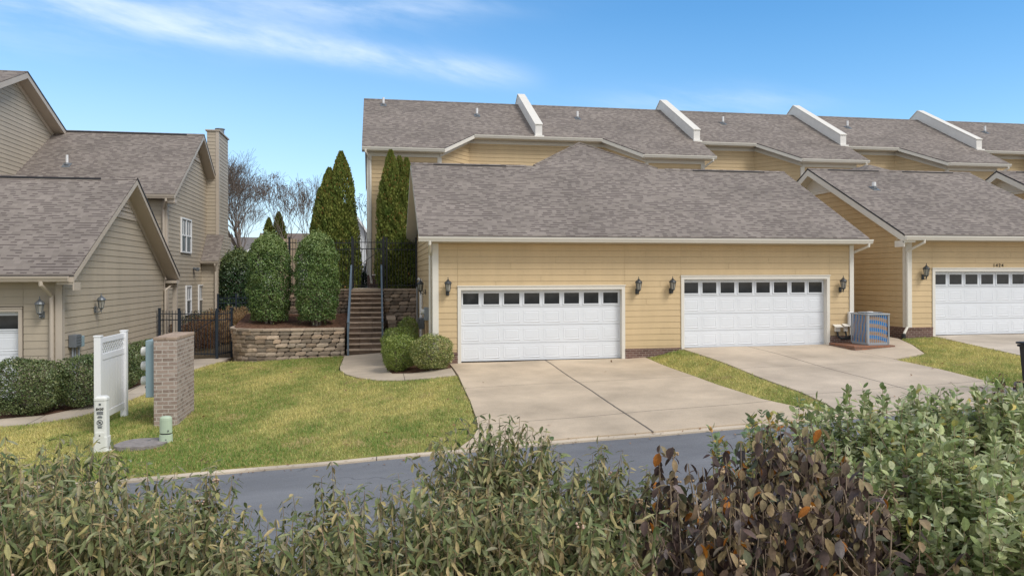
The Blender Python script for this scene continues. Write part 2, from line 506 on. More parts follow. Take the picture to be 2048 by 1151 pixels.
M['pcap'] = paint('pillar_cap_brick', (.37, .285, .225), .85, .15, 6.0, bump=.004)
M['drive'] = concrete('driveway_concrete', (.50, .405, .295), jx=((5.02, .022),), jy=((18.35, .009), (14.75, .012)))
M['drive2'] = concrete('driveway_concrete_grey', (.48, .40, .31), jx=((11.6, .016), (14.25, .009)), jy=((18.3, .008), (15.1, .010)))
M['drive3'] = concrete('driveway_concrete_plain', (.48, .42, .35))
M['walk'] = concrete('walkway_concrete', (.47, .395, .305), jy=((24.6, .008), (22.9, .008), (21.9, .008)), jx=((.75, .008),))
M['path'] = concrete('path_concrete', (.46, .395, .315), jx=((-10.4, .012), (-8.9, .012), (-7.6, .012), (-6.55, .012)), jy=((21.2, .012), (22.6, .012), (24.0, .012)))
M['kerb'] = concrete('kerb_concrete', (.54, .455, .35), jx=((-9, .01), (-6, .01), (-3, .01), (0, .01), (9, .01)))
M['asphalt'] = asphalt('asphalt')
M['mulch'] = soil('brown_mulch', [(.05, .028, .018), (.13, .07, .045), (.27, .16, .11)])
M['ground'] = soil('bare_soil', [(.05, .04, .025), (.10, .075, .045), (.16, .12, .075)], 2.0)
M['lawnbase'] = soil('lawn_thatch', [(.15, .15, .045), (.27, .25, .07), (.38, .33, .12)], 1.6, .02)
M['grass'] = leafmat('grass_blades', .6, .3, .2)
M['leaf'] = leafmat('shrub_leaf', .55, .28, .3)
M['gloss'] = leafmat('glossy_leaf', .38, .1, .5)
M['thuja'] = leafmat('evergreen_spray', .75, .15, .15)
M['bark'] = paint('grey_bark', (.19, .155, .13), .9, .25, 8, bump=.006)
M['stem'] = paint('shrub_stem', (.34, .25, .165), .8, .25, 12)
M['stemtan'] = paint('tan_stem', (.34, .26, .185), .8, .2, 12)
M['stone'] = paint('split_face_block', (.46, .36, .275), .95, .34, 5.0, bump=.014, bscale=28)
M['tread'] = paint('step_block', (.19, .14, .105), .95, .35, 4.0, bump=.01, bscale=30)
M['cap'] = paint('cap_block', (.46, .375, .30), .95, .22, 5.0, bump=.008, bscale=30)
M['iron'] = paint('black_iron', (.016, .018, .022), .45, .1)
M['ironblue'] = paint('blue_black_iron', (.02, .03, .045), .45, .1)
M['rail'] = paint('blue_grey_rail', (.125, .17, .215), .5, .12)
M['lantern'] = paint('dark_bronze_lantern', (.045, .05, .055), .4, .1)
M['lanternsilver'] = paint('pewter_lantern', (.16, .175, .19), .4, .1, metal=.4)
M['lampglass'] = glassmat('lantern_glass', (.33, .32, .28), .15)
M['bluegrey'] = paint('blue_grey_cabinet', (.27, .37, .41), .45, .06)
M['greybox'] = paint('grey_meter_box', (.27, .30, .33), .5, .08)
M['darkgrey'] = paint('dark_grey_box', (.14, .155, .17), .5, .08)
M['meter'] = paint('meter_cover', (.72, .71, .66), .3, .05)
M['acgrey'] = paint('air_conditioner_shell', (.34, .37, .40), .5, .05)
M['coil'] = coilmat('condenser_coil')
M['black'] = paint('black_plastic', (.018, .02, .024), .5, .1)
M['greenped'] = paint('pale_green_plastic', (.46, .56, .42), .5, .05)
M['whiteped'] = paint('offwhite_plastic', (.74, .75, .71), .45, .04)
M['ink'] = paint('dark_print', (.11, .12, .13), .6, .05)
M['inkgrey'] = paint('grey_numerals', (.34, .275, .18), .5, .05)
M['vault'] = paint('weathered_grey_lid', (.26, .235, .225), .9, .3, 8, bump=.012, bscale=35)
M['wood'] = paint('wood_post', (.45, .31, .17), .8, .2, 8)
M['paver'] = brick('brick_paver', (.30, .13, .07), (.22, .12, .085), (.16, .12, .1), bw=.22, bh=.08, blotch=(.12, .09, .07), bl=.5)
M['pipe'] = paint('white_pipe', (.78, .79, .80), .4, .03)
M['metal'] = paint('galvanised_metal', (.25, .26, .27), .45, .12, metal=.5)
M['whitehouse'] = paint('white_siding', (.62, .64, .66), .6, .05)
M['farroof'] = paint('grey_far_roof', (.16, .15, .15), .9, .15)


# ------------------------------------------------------------------ building blocks
def clip(poly, a, b, c):
    """keep part of 2D polygon with a*x+b*y<=c"""
    out = []
    for i in range(len(poly)):
        p, q = poly[i], poly[(i + 1) % len(poly)]
        dp = a * p[0] + b * p[1] - c; dq = a * q[0] + b * q[1] - c
        if dp <= 1e-9: out.append(p)
        if (dp < -1e-9 and dq > 1e-9) or (dp > 1e-9 and dq < -1e-9):
            t = dp / (dp - dq)
            out.append((p[0] + (q[0] - p[0]) * t, p[1] + (q[1] - p[1]) * t))
    return out


def siding(mb, P0, du, n, polys, e=.183, zref=0.0, joints=True, seed=0):
    lp = .009 if joints else .013
    """lap siding: every course is a real slanted board with its own bottom lip"""
    P0 = Vector(P0); du = Vector(du); n = Vector(n)
    rr = random.Random(seed)
    flip = du.cross(Vector((0, 0, 1))).dot(n) < 0

    def P(s_, z, o): return P0 + du * s_ + n * o + Vector((0, 0, z - P0.z))
    for poly in polys:
        zs = [p[1] for p in poly]
        back = [P(s_, z, -.012) for s_, z in poly]
        mb.face(back if not flip else back[::-1])
        k0 = math.floor((min(zs) - zref) / e)
        k1 = math.ceil((max(zs) - zref) / e)
        for k in range(k0, k1):
            z0 = zref + k * e; z1 = z0 + e
            band = clip(clip(poly, 0, -1, -(z0 + .008)), 0, 1, z1)
            if len(band) < 3: continue
            smin = min(p[0] for p in band); smax = max(p[0] for p in band)
            if smax - smin < .02: continue
            cuts = [smin]
            if joints:
                q = smin + ((k * 1.37 + seed) % 3.66)
                while q < smax - .4:
                    if q > smin + .4: cuts.append(q)
                    q += 3.66
            cuts.append(smax)
            for a, b in zip(cuts[:-1], cuts[1:]):
                g_ = .004 if joints else 0
                pc = clip(clip(band, -1, 0, -(a + g_)), 1, 0, b - g_)
                if len(pc) < 3: continue
                t = 1 + rr.uniform(-.03, .03)
                col = (t, t, t)

                def off(z): return .002 + lp * (1 - (z - z0) / e)
                pts = [P(s_, z, off(z)) for s_, z in pc]
                mb.face(pts if not flip else pts[::-1], col)
                low = sorted([p for p in pc if p[1] < z0 + .008 + 1e-6])
                if len(low) >= 2:
                    a_, b_ = low[0][0], low[-1][0]
                    zl = z0 + .008
                    lip = [P(a_, zl, lp + .0015), P(a_, zl, -.0115), P(b_, zl, -.0115), P(b_, zl, lp + .0015)]
                    mb.face(lip if not flip else lip[::-1], col)


def rect(a, b, z0, z1):
    return [(a, z0), (b, z0), (b, z1), (a, z1)]


def slab(mb, pts, th=.035):
    """roof slab: top outline pts, thickness straight down"""
    mb.prism([Vector(p) - Vector((0, 0, th)) for p in pts], (0, 0, th))


def gutter(mb, p0, p1, out, h=.13, w=.12):
    """K-style gutter between two points; p is the top back edge; out = outward horizontal unit vector"""
    out = Vector(out); p0 = Vector(p0); p1 = Vector(p1)
    prof = [(0, 0), (0, -h), (w * .62, -h), (w * .78, -h * .62), (w * .92, -h * .42), (w, -h * .12), (w, 0), (w - .012, 0), (w - .014, -h * .2), (.012, -h * .2), (.012, 0)]
    mb.prism([p0 + out * a + Vector((0, 0, z)) for a, z in prof], p1 - p0)


def downspout(mb, top, wall_xy, zbot, kick, w=.08):
    """from the gutter outlet in to the wall, down, and kicked out at the foot"""
    t = Vector(top)
    w0 = Vector((wall_xy[0], wall_xy[1], top[2] - .42))
    w1 = Vector((wall_xy[0], wall_xy[1], zbot + .32))
    k = Vector(kick)
    k1 = w1 + k * .18 - Vector((0, 0, .2)); k2 = k1 + k * .05 - Vector((0, 0, .12))
    pts = [t, t - Vector((0, 0, .08)), t.lerp(w0, .5), w0 + Vector((0, 0, .06)), w0, w1, k1, k2]
    mb.tube(pts, w / 2, 10)


def garage_door(parent, X0, X1, z0, z1, Y, n=8):
    """sectional door with raised panels and a row of windows"""
    mb = MB()
    W = (X1 - X0) / n; H = (z1 - z0) / 4
    for r in range(4):
        a = z0 + r * H + (.004 if r else .012); b = z0 + (r + 1) * H - .004
        mb.bbox(X0, X1, Y, Y + .05, a, b, .004)
        if r == 3: continue
        for i in range(n):
            px0 = X0 + i * W + .055; px1 = X0 + (i + 1) * W - .055; pz0 = a + .075; pz1 = b - .075
            o, i2 = .0, .035
            # raised frame then raised field
            for (d, q0, q1) in ((0, -.001, -.011),):
                pass
            A = [(px0, Y - .001, pz0), (px1, Y - .001, pz0), (px1, Y - .001, pz1), (px0, Y - .001, pz1)]
            B = [(px0 + .02, Y - .006, pz0 + .02), (px1 - .02, Y - .014, pz0 + .02), (px1 - .02, Y - .006, pz1 - .02), (px0 + .02, Y - .006, pz1 - .02)]
            Cc = [(px0 + .05, Y - .0015, pz0 + .05), (px1 - .05, Y - .0015, pz0 + .05), (px1 - .05, Y - .0015, pz1 - .05), (px0 + .05, Y - .0015, pz1 - .05)]
            D = [(px0 + .075, Y - .007, pz0 + .075), (px1 - .075, Y - .007, pz0 + .075), (px1 - .075, Y - .007, pz1 - .075), (px0 + .075, Y - .007, pz1 - .075)]
            mb.poly(A + B + Cc + D, [(j + k, (j + 1) % 4 + k, (j + 1) % 4 + k + 4, j + k + 4) for k in (0, 4, 8) for j in range(4)] + [(12, 13, 14, 15)])
    a = z0 + 3 * H; b = z1
    for i in range(n):
        cx = X0 + (i + .5) * W; hw = .235; zc0 = a + .10; zc1 = b - .10
        for (x0, x1, q0, q1) in ((cx - hw - .035, cx + hw + .035, zc1, zc1 + .035), (cx - hw - .035, cx + hw + .035, zc0 - .035, zc0), (cx - hw - .035, cx - hw, zc0, zc1), (cx + hw, cx + hw + .035, zc0, zc1)):
            mb.box(x0, x1, Y - .02, Y - .0005, q0, q1)
    d = mb.build('garage_door', M['door'], parent)
    sb = MB(); sb.box(X0 + .002, X1 - .002, Y + .004, Y + .045, z0 - .012, z0 + .011); sb.build('door_seal', M['black'], d)
    for i in range(n):
        cx = X0 + (i + .5) * W; hw = .235; zc0 = a + .10; zc1 = b - .10
        pb = MB(); pb.box(cx - hw + .0008, cx + hw - .0008, Y - .008, Y - .001, zc0 + .0008, zc1 - .0008)
        pb.build('window_pane', M['glass'], d)
    return d


def door_trim(parent, X0, X1, z0, z1, Y, rec=.16, mat=None, w=.10):
    mb = MB()
    # casing on the face and the reveal back to the recessed door
    mb.box(X0 - w, X0, Y - .035, Y + rec + .06, z0, z1 + w)
    mb.box(X1, X1 + w, Y - .035, Y + rec + .06, z0, z1 + w)
    mb.box(X0, X1, Y - .035, Y + rec + .06, z1, z1 + w)
    mb.box(X0 - w - .015, X1 + w + .015, Y - .055, Y - .001, z1 + w, z1 + w + .03)
    return mb.build('door_frame', mat or M['trim'], parent)


# ================================================================== GROUND AND PAVING
def sheet(poly, dz, res=.5, skirt=.12, fn=None):
    """polygon laid over the terrain, triangulated with interior points, with a skirt so that its edge has thickness"""
    fn = fn or (lambda x, y: G(x, y))
    dens = []
    for i in range(len(poly)):
        p, q = np.array(poly[i], float), np.array(poly[(i + 1) % len(poly)], float)
        k = max(1, int(np.linalg.norm(q - p) / res))
        for j in range(k): dens.append(p + (q - p) * j / k)
    dens = np.array(dens)
    x0, y0 = dens.min(0); x1, y1 = dens.max(0)
    gx, gy = np.meshgrid(np.arange(x0 + res * .37, x1, res), np.arange(y0 + res * .41, y1, res))
    pts = np.c_[gx.ravel(), gy.ravel()]
    pts = pts[inside(pts, dens)]
    allp = np.r_[dens, pts]
    nb = len(dens)
    vs, es, fs, *_ = delaunay_2d_cdt([Vector(p) for p in allp], [(i, (i + 1) % nb) for i in range(nb)], [], 1, 1e-5)
    v2 = np.array([tuple(v) for v in vs])
    z = fn(v2[:, 0], v2[:, 1]) + dz
    mb = MB()
    mb.v = [(a[0], a[1], b) for a, b in zip(v2, z)]
    for f in fs:
        p = v2[list(f)]
        ar = np.cross(p[1] - p[0], p[2] - p[0]) if len(f) == 3 else 1
        mb.f.append(tuple(f) if ar > 0 else tuple(f)[::-1]); mb.c.append((1, 1, 1))
    zz = fn(dens[:, 0], dens[:, 1]) + dz
    for i in range(nb):
        j = (i + 1) % nb
        a, b = dens[i], dens[j]
        mb.face([(a[0], a[1], zz[i] - skirt), (b[0], b[1], zz[j] - skirt), (b[0], b[1], zz[j]), (a[0], a[1], zz[i])])
    return mb


def inside(pts, poly):
    poly = np.asarray(poly, float)
    x, y = pts[:, 0], pts[:, 1]
    r = np.zeros(len(pts), bool)
    j = len(poly) - 1
    for i in range(len(poly)):
        xi, yi = poly[i]; xj, yj = poly[j]
        c = ((yi > y) != (yj > y)) & (x < (xj - xi) * (y - yi) / (yj - yi + 1e-12) + xi)
        r ^= c
        j = i
    return r


def smooth_poly(pts, it=2, closed=True):
    for _ in range(it):
        o = []
        for i in range(len(pts)):
            p, q = pts[i], pts[(i + 1) % len(pts)]
            o += [(p[0] * .75 + q[0] * .25, p[1] * .75 + q[1] * .25), (p[0] * .25 + q[0] * .75, p[1] * .25 + q[1] * .75)]
        pts = o
    return pts


xs = np.r_[-400, -200, -120, -80, np.arange(-60, -16, 4), np.arange(-16, 30, .75), np.arange(30, 70, 4), 90, 130, 200, 400]
ys = np.r_[-60, -30, -10, np.arange(-4, 34, .75), np.arange(34, 60, 2), 70, 90, 130, 200, 350, 600]
gx, gy = np.meshgrid(xs, ys)
gz = G(gx, gy) - .06
V = np.c_[gx.ravel(), gy.ravel(), gz.ravel()]
nx, ny = len(xs), len(ys)
ii, jj = np.meshgrid(np.arange(nx - 1), np.arange(ny - 1))
a = (jj * nx + ii).ravel()
F = np.c_[a, a + 1, a + nx + 1, a + nx]
np_mesh('ground', V, F, np.ones((len(F), 3)), M['ground'], smooth=True, kind='structure')

ROADF, ROADN = 13.0, 6.4
road = sheet([(-60, ROADN), (60, ROADN), (60, ROADF), (-60, ROADF)], -.03, 1.0)
road.build('road', M['asphalt'], smooth=False, kind='structure')
kerb = sheet([(-60, ROADF + .005), (1.2, ROADF + .005), (1.2, ROADF + .16), (-60, ROADF + .16)], .0, .6)
kerb.build('kerb', M['kerb'], kind='structure')
kerb = sheet([(1.205, ROADF + .005), (30, ROADF + .005), (30, ROADF + .16), (1.205, ROADF + .16)], .0, .6)
kerb.build('driveway_kerb', M['kerb'], kind='structure')

D1 = [(2.12, 22.1), (2.16, 20.0), (2.10, 17), (2.02, 15.2), (1.95, 14.5), (1.75, 13.8), (1.42, 13.17), (8.9, 13.17), (8.55, 13.9), (8.2, 15.0), (8.12, 17), (8.12, 22.1)]
sheet(D1, .022).build('driveway', M['drive'], kind='structure')
D2 = [(9.36, 22.1), (9.36, 15.4), (9.2, 14.2), (8.95, 13.175), (14.4, 13.175), (13.75, 14.2), (14.2, 18.7), (15.5, 19.1), (16.3, 20.6), (16.75, 21.8), (16.95, 25), (15.3, 25), (15.3, 22.1)]
sheet(D2, .022).build('driveway', M['drive2'], kind='structure')
D3 = [(18.15, 22.1), (17.2, 17), (16.7, 14.6), (16.3, 13.17), (25, 13.17), (23.6, 22.1)]
sheet(D3, .022).build('driveway', M['drive3'], kind='structure')
WALK = [(-1.06, 26.15), (-1.1, 23.6), (-1.05, 22.9), (-.85, 22.1), (-.5, 21.4), (0, 20.75), (.6, 20.3), (1.3, 20.08), (2.1, 20.02), (2.1, 21.2), (1.0, 21.25), (.45, 21.6), (.3, 22.4), (.3, 26.15)]
sheet(WALK, .018).build('walkway', M['walk'], kind='structure')
PATH = [(-13, 18.0), (-7.6, 18.2), (-6.75, 18.75), (-6.2, 19.8), (-6.0, 21.0), (-5.83, 23), (-5.63, 25.2), (-5.2, 26.5), (-5.0, 27.6), (-6.3, 27.6), (-6.4, 25), (-6.52, 23.2), (-6.72, 21.4), (-6.9, 20.0), (-7.6, 19.15), (-9.2, 19.0), (-9.4, 20.4), (-13, 20.4)]
sheet(PATH, .015).build('path', M['path'], kind='structure')

LAWN1 = [(-60, ROADF + .16), (1.37, ROADF + .16), (1.71, 13.82), (1.91, 14.5), (1.98, 15.2), (2.07, 17), (2.12, 19.98), (1.3, 20.04), (.6, 20.26), (0, 20.7), (-.53, 21.36), (-.9, 22.1), (-1.1, 22.9), (-1.14, 23.6), (-1.1, 26.15), (-3.9, 26.05), (-4.75, 26.5), (-5.17, 26.52),
         (-5.6, 25.2), (-5.8, 23), (-5.97, 21.0), (-6.17, 19.76), (-6.72, 18.7), (-7.6, 18.15), (-13, 17.95), (-60, 17.9)]
LAWN2 = [(8.6, 13.85), (8.25, 15.0), (8.17, 17), (8.16, 21.85), (9.32, 21.85), (9.32, 15.4), (9.15, 14.2), (8.93, 13.4)]
LAWN3 = [(14.5, 13.19), (13.8, 14.2), (14.24, 18.65), (15.55, 19.04), (16.36, 20.56), (16.82, 21.75), (18.1, 21.75), (17.15, 17), (16.65, 14.6), (16.25, 13.19)]
for L_ in (LAWN1, LAWN2, LAWN3):
    sheet(L_, 0.0, .6).build('lawn', M['lawnbase'], kind='structure')


def nz(x, y, s, seed=0):
    """cheap smooth noise from rotated sines, about -1..1"""
    r = np.random.default_rng(seed)
    o = np.zeros_like(x, float)
    for k in range(7):
        a = r.uniform(0, 2 * math.pi); f = s * (1.0 + .55 * k); p = r.uniform(0, 6.28)
        o += np.sin((x * math.cos(a) + y * math.sin(a)) * f + p) / (1 + .35 * k)
    return o / 2.6


def grass(polys, dens, name):
    Vs = []; Cs = []
    for poly, region, d in polys:
        x0, x1, y0, y1 = region
        n = int((x1 - x0) * (y1 - y0) * d)
        p = np.c_[rng.uniform(x0, x1, n), rng.uniform(y0, y1, n)]
        p = p[inside(p, poly)]
        Vs.append(p)
    p = np.concatenate(Vs); n = len(p)
    p = p + rng.normal(0, .035, (n, 2))
    patch = nz(p[:, 0], p[:, 1], .8, 3) * .8 + nz(p[:, 0], p[:, 1], 2.6, 4) * .65 + nz(p[:, 0], p[:, 1], 7, 6) * .35
    patch += .75 * (1 - sstep(-6.2, -4.6, p[:, 0])) - .9 * np.exp(-((p[:, 0] + 3.3) / .9) ** 2 - ((p[:, 1] - 17.2) / 1.6) ** 2) - .5 * np.exp(-((p[:, 1] - 14.0) / .9) ** 2)
    patch += .35 * sstep(-4, 1, p[:, 0]) * sstep(14, 17, p[:, 1]) * (1 - sstep(20, 24, p[:, 1])) - .25
    h = rng.uniform(.022, .065, n) * (1 + .25 * nz(p[:, 0], p[:, 1], 4, 5))
    h = h * (1 + .9 * (nz(p[:, 0], p[:, 1], 5.5, 31) > .85))
    ang = rng.uniform(0, 2 * math.pi, n); w = rng.uniform(.006, .012, n)
    lean = rng.normal(0, .022, (n, 2))
    z = G(p[:, 0], p[:, 1])
    b0 = np.c_[p[:, 0] - np.cos(ang) * w, p[:, 1] - np.sin(ang) * w, z - .004]
    b1 = np.c_[p[:, 0] + np.cos(ang) * w, p[:, 1] + np.sin(ang) * w, z - .004]
    tp = np.c_[p + lean, z + h]
    V = np.stack([b0, b1, tp], 1).reshape(-1, 3)
    F = np.arange(3 * n).reshape(-1, 3)
    t = np.clip(.5 + .55 * patch + rng.normal(0, .22, n), 0, 1)[:, None]
    green = np.array([.23, .335, .085]); gold = np.array([.75, .665, .27])
    C = green * (1 - t) + gold * t
    straw = rng.random(n) < .10 + .5 * (nz(p[:, 0], p[:, 1], 1.9, 12) > .75)
    C[straw] = np.array([.58, .48, .24])
    C *= rng.uniform(.8, 1.2, (n, 1))
    np_mesh(name, V, F, C, M['grass'], kind='stuff')


grass([(LAWN1, (-12, 2.3, 13.2, 18), 1500), (LAWN1, (-9, 2.3, 18, 26.7), 1000), (LAWN2, (8, 9.4, 13.3, 22), 1300), (LAWN3, (13.7, 18.2, 13.3, 22), 1100)], 1000, 'grass')
# mulch beds
BED1 = [(.5, 21.3), (1.0, 21.26), (2.1, 21.24), (2.1, 22.05), (1.6, 22.05), (1.6, 29.4), (.35, 29.4), (.35, 22.4)]
sheet(BED1, .01).build('mulch_bed', M['mulch'], kind='structure')
BED2 = [(-9.15, 19.05), (-7.6, 19.2), (-6.95, 20.05), (-6.76, 21.4), (-6.56, 23.2), (-6.44, 25), (-6.35, 28), (-7.7, 28), (-7.7, 20.3), (-9.15, 20.3)]
sheet(BED2, .01).build('mulch_bed', M['mulch'], kind='structure')
NEARBED = [(-30, 1.0), (30, 1.0), (30, ROADN - .02), (-30, ROADN - .02)]
sheet(NEARBED, .01, 1.0).build('mulch_bed', M['mulch'], kind='structure')

# fallen leaves
n = 260
px_ = np.c_[rng.uniform(-8, 18, n), rng.uniform(13.3, 25.5, n)]
keep = inside(px_, LAWN1) | inside(px_, LAWN2) | inside(px_, LAWN3) | (rng.random(n) < .12)
px_ = px_[keep & ~((px_[:, 1] > 20) & (px_[:, 0] < -6))]; n = len(px_)
kb = np.c_[rng.uniform(-9, 9, 220), ROADF + np.abs(rng.normal(0, .12, 220)) * np.where(rng.random(220) < .5, 1, -2.5)]
px_ = np.r_[px_, kb]; n = len(px_)
ang = rng.uniform(0, 6.28, n); s = rng.uniform(.025, .055, n) * np.where(np.arange(n) < n - 220, 1, .6)
z = G(px_[:, 0], px_[:, 1]) + np.where(np.arange(n) < n - 220, .05, np.where(px_[:, 1] < ROADF, -.012, .018))
d1 = np.c_[np.cos(ang), np.sin(ang), rng.normal(0, .3, n)] * s[:, None]; d2 = np.c_[-np.sin(ang), np.cos(ang), rng.normal(0, .3, n)] * s[:, None] * .55
c0 = np.c_[px_, z]
V = np.stack([c0 - d1, c0 - d2, c0 + d1, c0 + d2], 1).reshape(-1, 3)
np_mesh('fallen_leaves', V, np.arange(4 * n).reshape(-1, 4), np.array([.20, .115, .06]) * rng.uniform(.6, 1.9, (n, 1)), M['leaf'], kind='stuff')

# ================================================================== MAIN DOUBLE GARAGE
PITCH = .553
GY = 22.0


def lantern(matf, kind):
    t = thing('wall_lantern', 'x', 'lantern', (0, 0, 0), 'wall lanterns beside the garage doors')
    b = MB()
    b.bbox(-.05, .05, -.022, 0, -.26, -.09, .006)
    b.tube([(0, -.02, -.20), (0, -.07, -.235), (0, -.12, -.235), (0, -.155, -.20), (0, -.165, -.15)], .012, 8)
    b.tube([(0, -.02, -.13), (0, -.05, -.11), (0, -.085, -.125), (0, -.09, -.16), (0, -.06, -.175)], .008, 6)
    b.build('bracket', matf, t)
    f = MB()
    c = (0, -.17, 0)
    f.lathe([(.004, -.275), (.010, -.26), (.006, -.235), (.022, -.21), (.012, -.185), (.05, -.15), (.066, -.135), (.062, -.12)], c, 6)
    for k in range(6):
        a = 2 * math.pi * k / 6 + math.pi / 6
        f.beam((c[0] + .060 * math.cos(a), c[1] + .060 * math.sin(a), -.125), (c[0] + .094 * math.cos(a), c[1] + .094 * math.sin(a), .085), .011, .011)
    f.lathe([(.098, .078), (.104, .09), (.098, .098)], c, 6)
    f.build('lamp_frame', matf, t)
    r = MB()
    r.lathe([(.118, .088), (.114, .102), (.10, .125), (.075, .155), (.045, .178), (.03, .188), (.034, .2), (.016, .212), (.008, .23), (.014, .245), (.004, .285)], c, 12)
    r.build('lamp_cap', matf, t)
    gl = MB(); gl.lathe([(.056, -.12), (.088, .08)], c, 6); gl.build('lamp_glass', M['lampglass'], t)
    return t


LANT = lantern(M['lantern'], 'dark')
LANT_USED = [False]


def put_lantern(x, y, z, rz, label, src=None):
    if src is None and not LANT_USED[0]:
        LANT_USED[0] = True
        LANT.location = (x, y, z); LANT.rotation_euler = (0, 0, rz); LANT['label'] = label
        return LANT
    return copy_tree(src or LANT, (x, y, z), rz, label)


XL, XR, XC = 1.64, 15.24, 8.0
EY, EZ, RY = 21.52, 3.72, 26.6
RZ = EZ + PITCH * (RY - EY)
main = thing('garage_building', 'long tan garage building with two white doors under one broad peaked roof', 'garage', (8.4, 26, 0), 'garages along the lane')
w = MB()
d1x0, d1x1, d1z = 2.46, 7.40, 2.13
d2x0, d2x1, d2z0, d2z1 = 9.42, 14.30, .27, 2.42
ft = 3.50
siding(w, (0, GY, 0), (1, 0, 0), (0, -1, 0), [rect(XL + .16, d1x0 - .1, .305, ft), rect(d1x0 - .1, d1x1 + .1, d1z + .13, ft), rect(d1x1 + .1, d2x0 - .1, .305, ft), rect(d2x0 - .1, d2x1 + .1, d2z1 + .13, ft), rect(d2x1 + .1, XR - .13, .585, ft)], zref=.0, seed=3)
siding(w, (XL, 0, 0), (0, 1, 0), (-1, 0, 0), [[(22.1, -.1), (31, -.1), (31, 3.55), (RY, RZ - .25), (22.1, 3.7)]], zref=.0, seed=5, joints=False)
siding(w, (XR, 0, 0), (0, 1, 0), (1, 0, 0), [[(22.1, .3), (31, .3), (31, 3.55), (RY, RZ - .25), (22.1, 3.7)]], zref=.0, seed=6, joints=False)
siding(w, (0, 31, 0), (1, 0, 0), (0, 1, 0), [rect(XL, XR, 0, 3.6)], joints=False)
w.build('wall', M['yellow'], main)
r = MB()
hd = (28.95 - RY)
az = RZ + PITCH * hd
X0r, X1r = 1.21, 15.5
slab(r, [(X0r, EY, EZ), (X1r, EY, EZ), (X1r, RY, RZ), (XC + hd, RY, RZ), (XC, RY + hd, az), (XC - hd, RY, RZ), (X0r, RY, RZ)])
slab(r, [(X1r, RY, RZ), (X1r, 31.6, RZ - PITCH * (31.6 - RY)), (X0r, 31.6, RZ - PITCH * (31.6 - RY)), (X0r, RY, RZ)])
# ridge caps
for xa, xb in ((X0r, XC - hd - .3), (XC + hd + .3, X1r)):
    r.prism([(xa, RY - .14, RZ - .062), (xa, RY, RZ + .022), (xa, RY + .14, RZ - .062)], (xb - xa, 0, 0))
for sx in (-1, 1):
    r.tube([(XC + sx * hd, RY + .02, RZ + .0), (XC, RY + hd, az + .0)], .05, 6)
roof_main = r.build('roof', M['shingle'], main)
r = MB()
hw = 4.6
slab(r, [(XC, RY + hd, az), (XC, 32.9, az), (XC - hw, 32.9, az - PITCH * hw), (XC - hd, RY, RZ)])
slab(r, [(XC, 32.9, az), (XC, RY + hd, az), (XC + hd, RY, RZ), (XC + hw, 32.9, az - PITCH * hw)])
r.build('roof_wing', M['shingle_side'], main)
# dark felt edge under the shingles, ridge gap lines
f = MB()
f.box(X0r, X1r, EY - .012, EY + .05, EZ - .052, EZ - .035)
for xa, xb in ((2.0, 4.6), (11.7, 14.6)):
    f.box(xa, xb, RY - .16, RY - .135, RZ - .075, RZ - .035)
f.build('drip_edge', M['felt'], main)
t = MB()
t.box(XL - .012, XL + .16, GY - .042, GY + .0, -.08, ft)              # corner boards
t.box(XL - .03, XL - .002, GY - .01, GY + .12, -.08, 3.6)
t.build('corner_board', M['trim'], main)
t = MB()
t.box(XR - .13, XR + .012, GY - .042, GY + .0, .585, ft)
t.box(XR + .002, XR + .03, GY + .001, GY + .12, .3, 3.6)
t.build('corner_board', M['trim'], main)
t = MB()
t.box(XL - .03, XR + .03, GY - .044, GY, ft + .0015, EZ - .1)           # frieze board
t.box(X0r + .02, X1r - .02, EY + .032, GY - .046, EZ - .155, EZ - .125)      # soffit
t.build('frieze', M['frieze'], main)
t = MB()
t.box(X0r + .01, X1r - .01, EY + .005, EY + .03, EZ - .2, EZ - .055)
zb = EZ - .2
for X in (X0r, X1r - .03):
    t.prism([(X, EY + .031, EZ - .2), (X, EY + .031, EZ - .045), (X, RY, RZ - .045), (X, 31.5, RZ - .045 - PITCH * (31.5 - RY)), (X, 31.5, RZ - .2 - PITCH * (31.5 - RY)), (X, RY, RZ - .2)], (.03, 0, 0))
for xa, xb in ((X0r + .031, XL - .02), (XR + .02, X1r - .031)):
    for ya, za, yb, zb_ in ((EY + .1, EZ + .055, RY, RZ), (RY, RZ, 31.45, RZ - PITCH * (31.45 - RY))):
        t.prism([(xa, ya, za - .2), (xb, ya, za - .2), (xb, ya, za - .17), (xa, ya, za - .17)], (0, yb - ya, zb_ - za))
t.build('fascia', M['trim'], main)
gt = MB()
gutter(gt, (X0r - .02, EY + .0, EZ - .056), (X1r + .07, EY + .0, EZ - .056), (0, -1, 0))
gt.build('gutter', M['trim'], main)
dsp = MB(); downspout(dsp, (X0r + .3, EY - .05, EZ - .18), (XL - .07, 22.2), -.1, (-1, 0, 0)); dsp.build('downspout', M['trim'], main)
dsp = MB(); downspout(dsp, (X1r - .05, EY - .05, EZ - .18), (XR + .07, 22.4), .35, (1, 0, 0)); dsp.build('downspout', M['trim'], main)
for x0, x1, zt, sd in ((XL, d1x0 - .1, .30, -1), (d1x1 + .1, d2x0 - .1, .30, 0), (d2x1 + .1, XR, .58, 1)):
    bb = MB()
    bb.box(x0, x1, GY - .045, GY + .1, -.4, zt - .06); bb.box(x0, x1, GY - .055, GY + .1, zt - .06, zt)
    if sd < 0: bb.box(XL - .045, XL + .1, GY + .09, 31, -.5, -.1)
    if sd > 0: bb.box(XR - .1, XR + .045, GY + .09, 31, -.2, .30)
    bb.build('brick_base', M['brick'], main)
garage_door(main, d1x0, d1x1, .0, d1z, GY + .16)
door_trim(main, d1x0, d1x1, -.05, d1z, GY)
garage_door(main, d2x0, d2x1, d2z0, d2z1, GY + .16)
door_trim(main, d2x0, d2x1, d2z0 - .05, d2z1, GY)

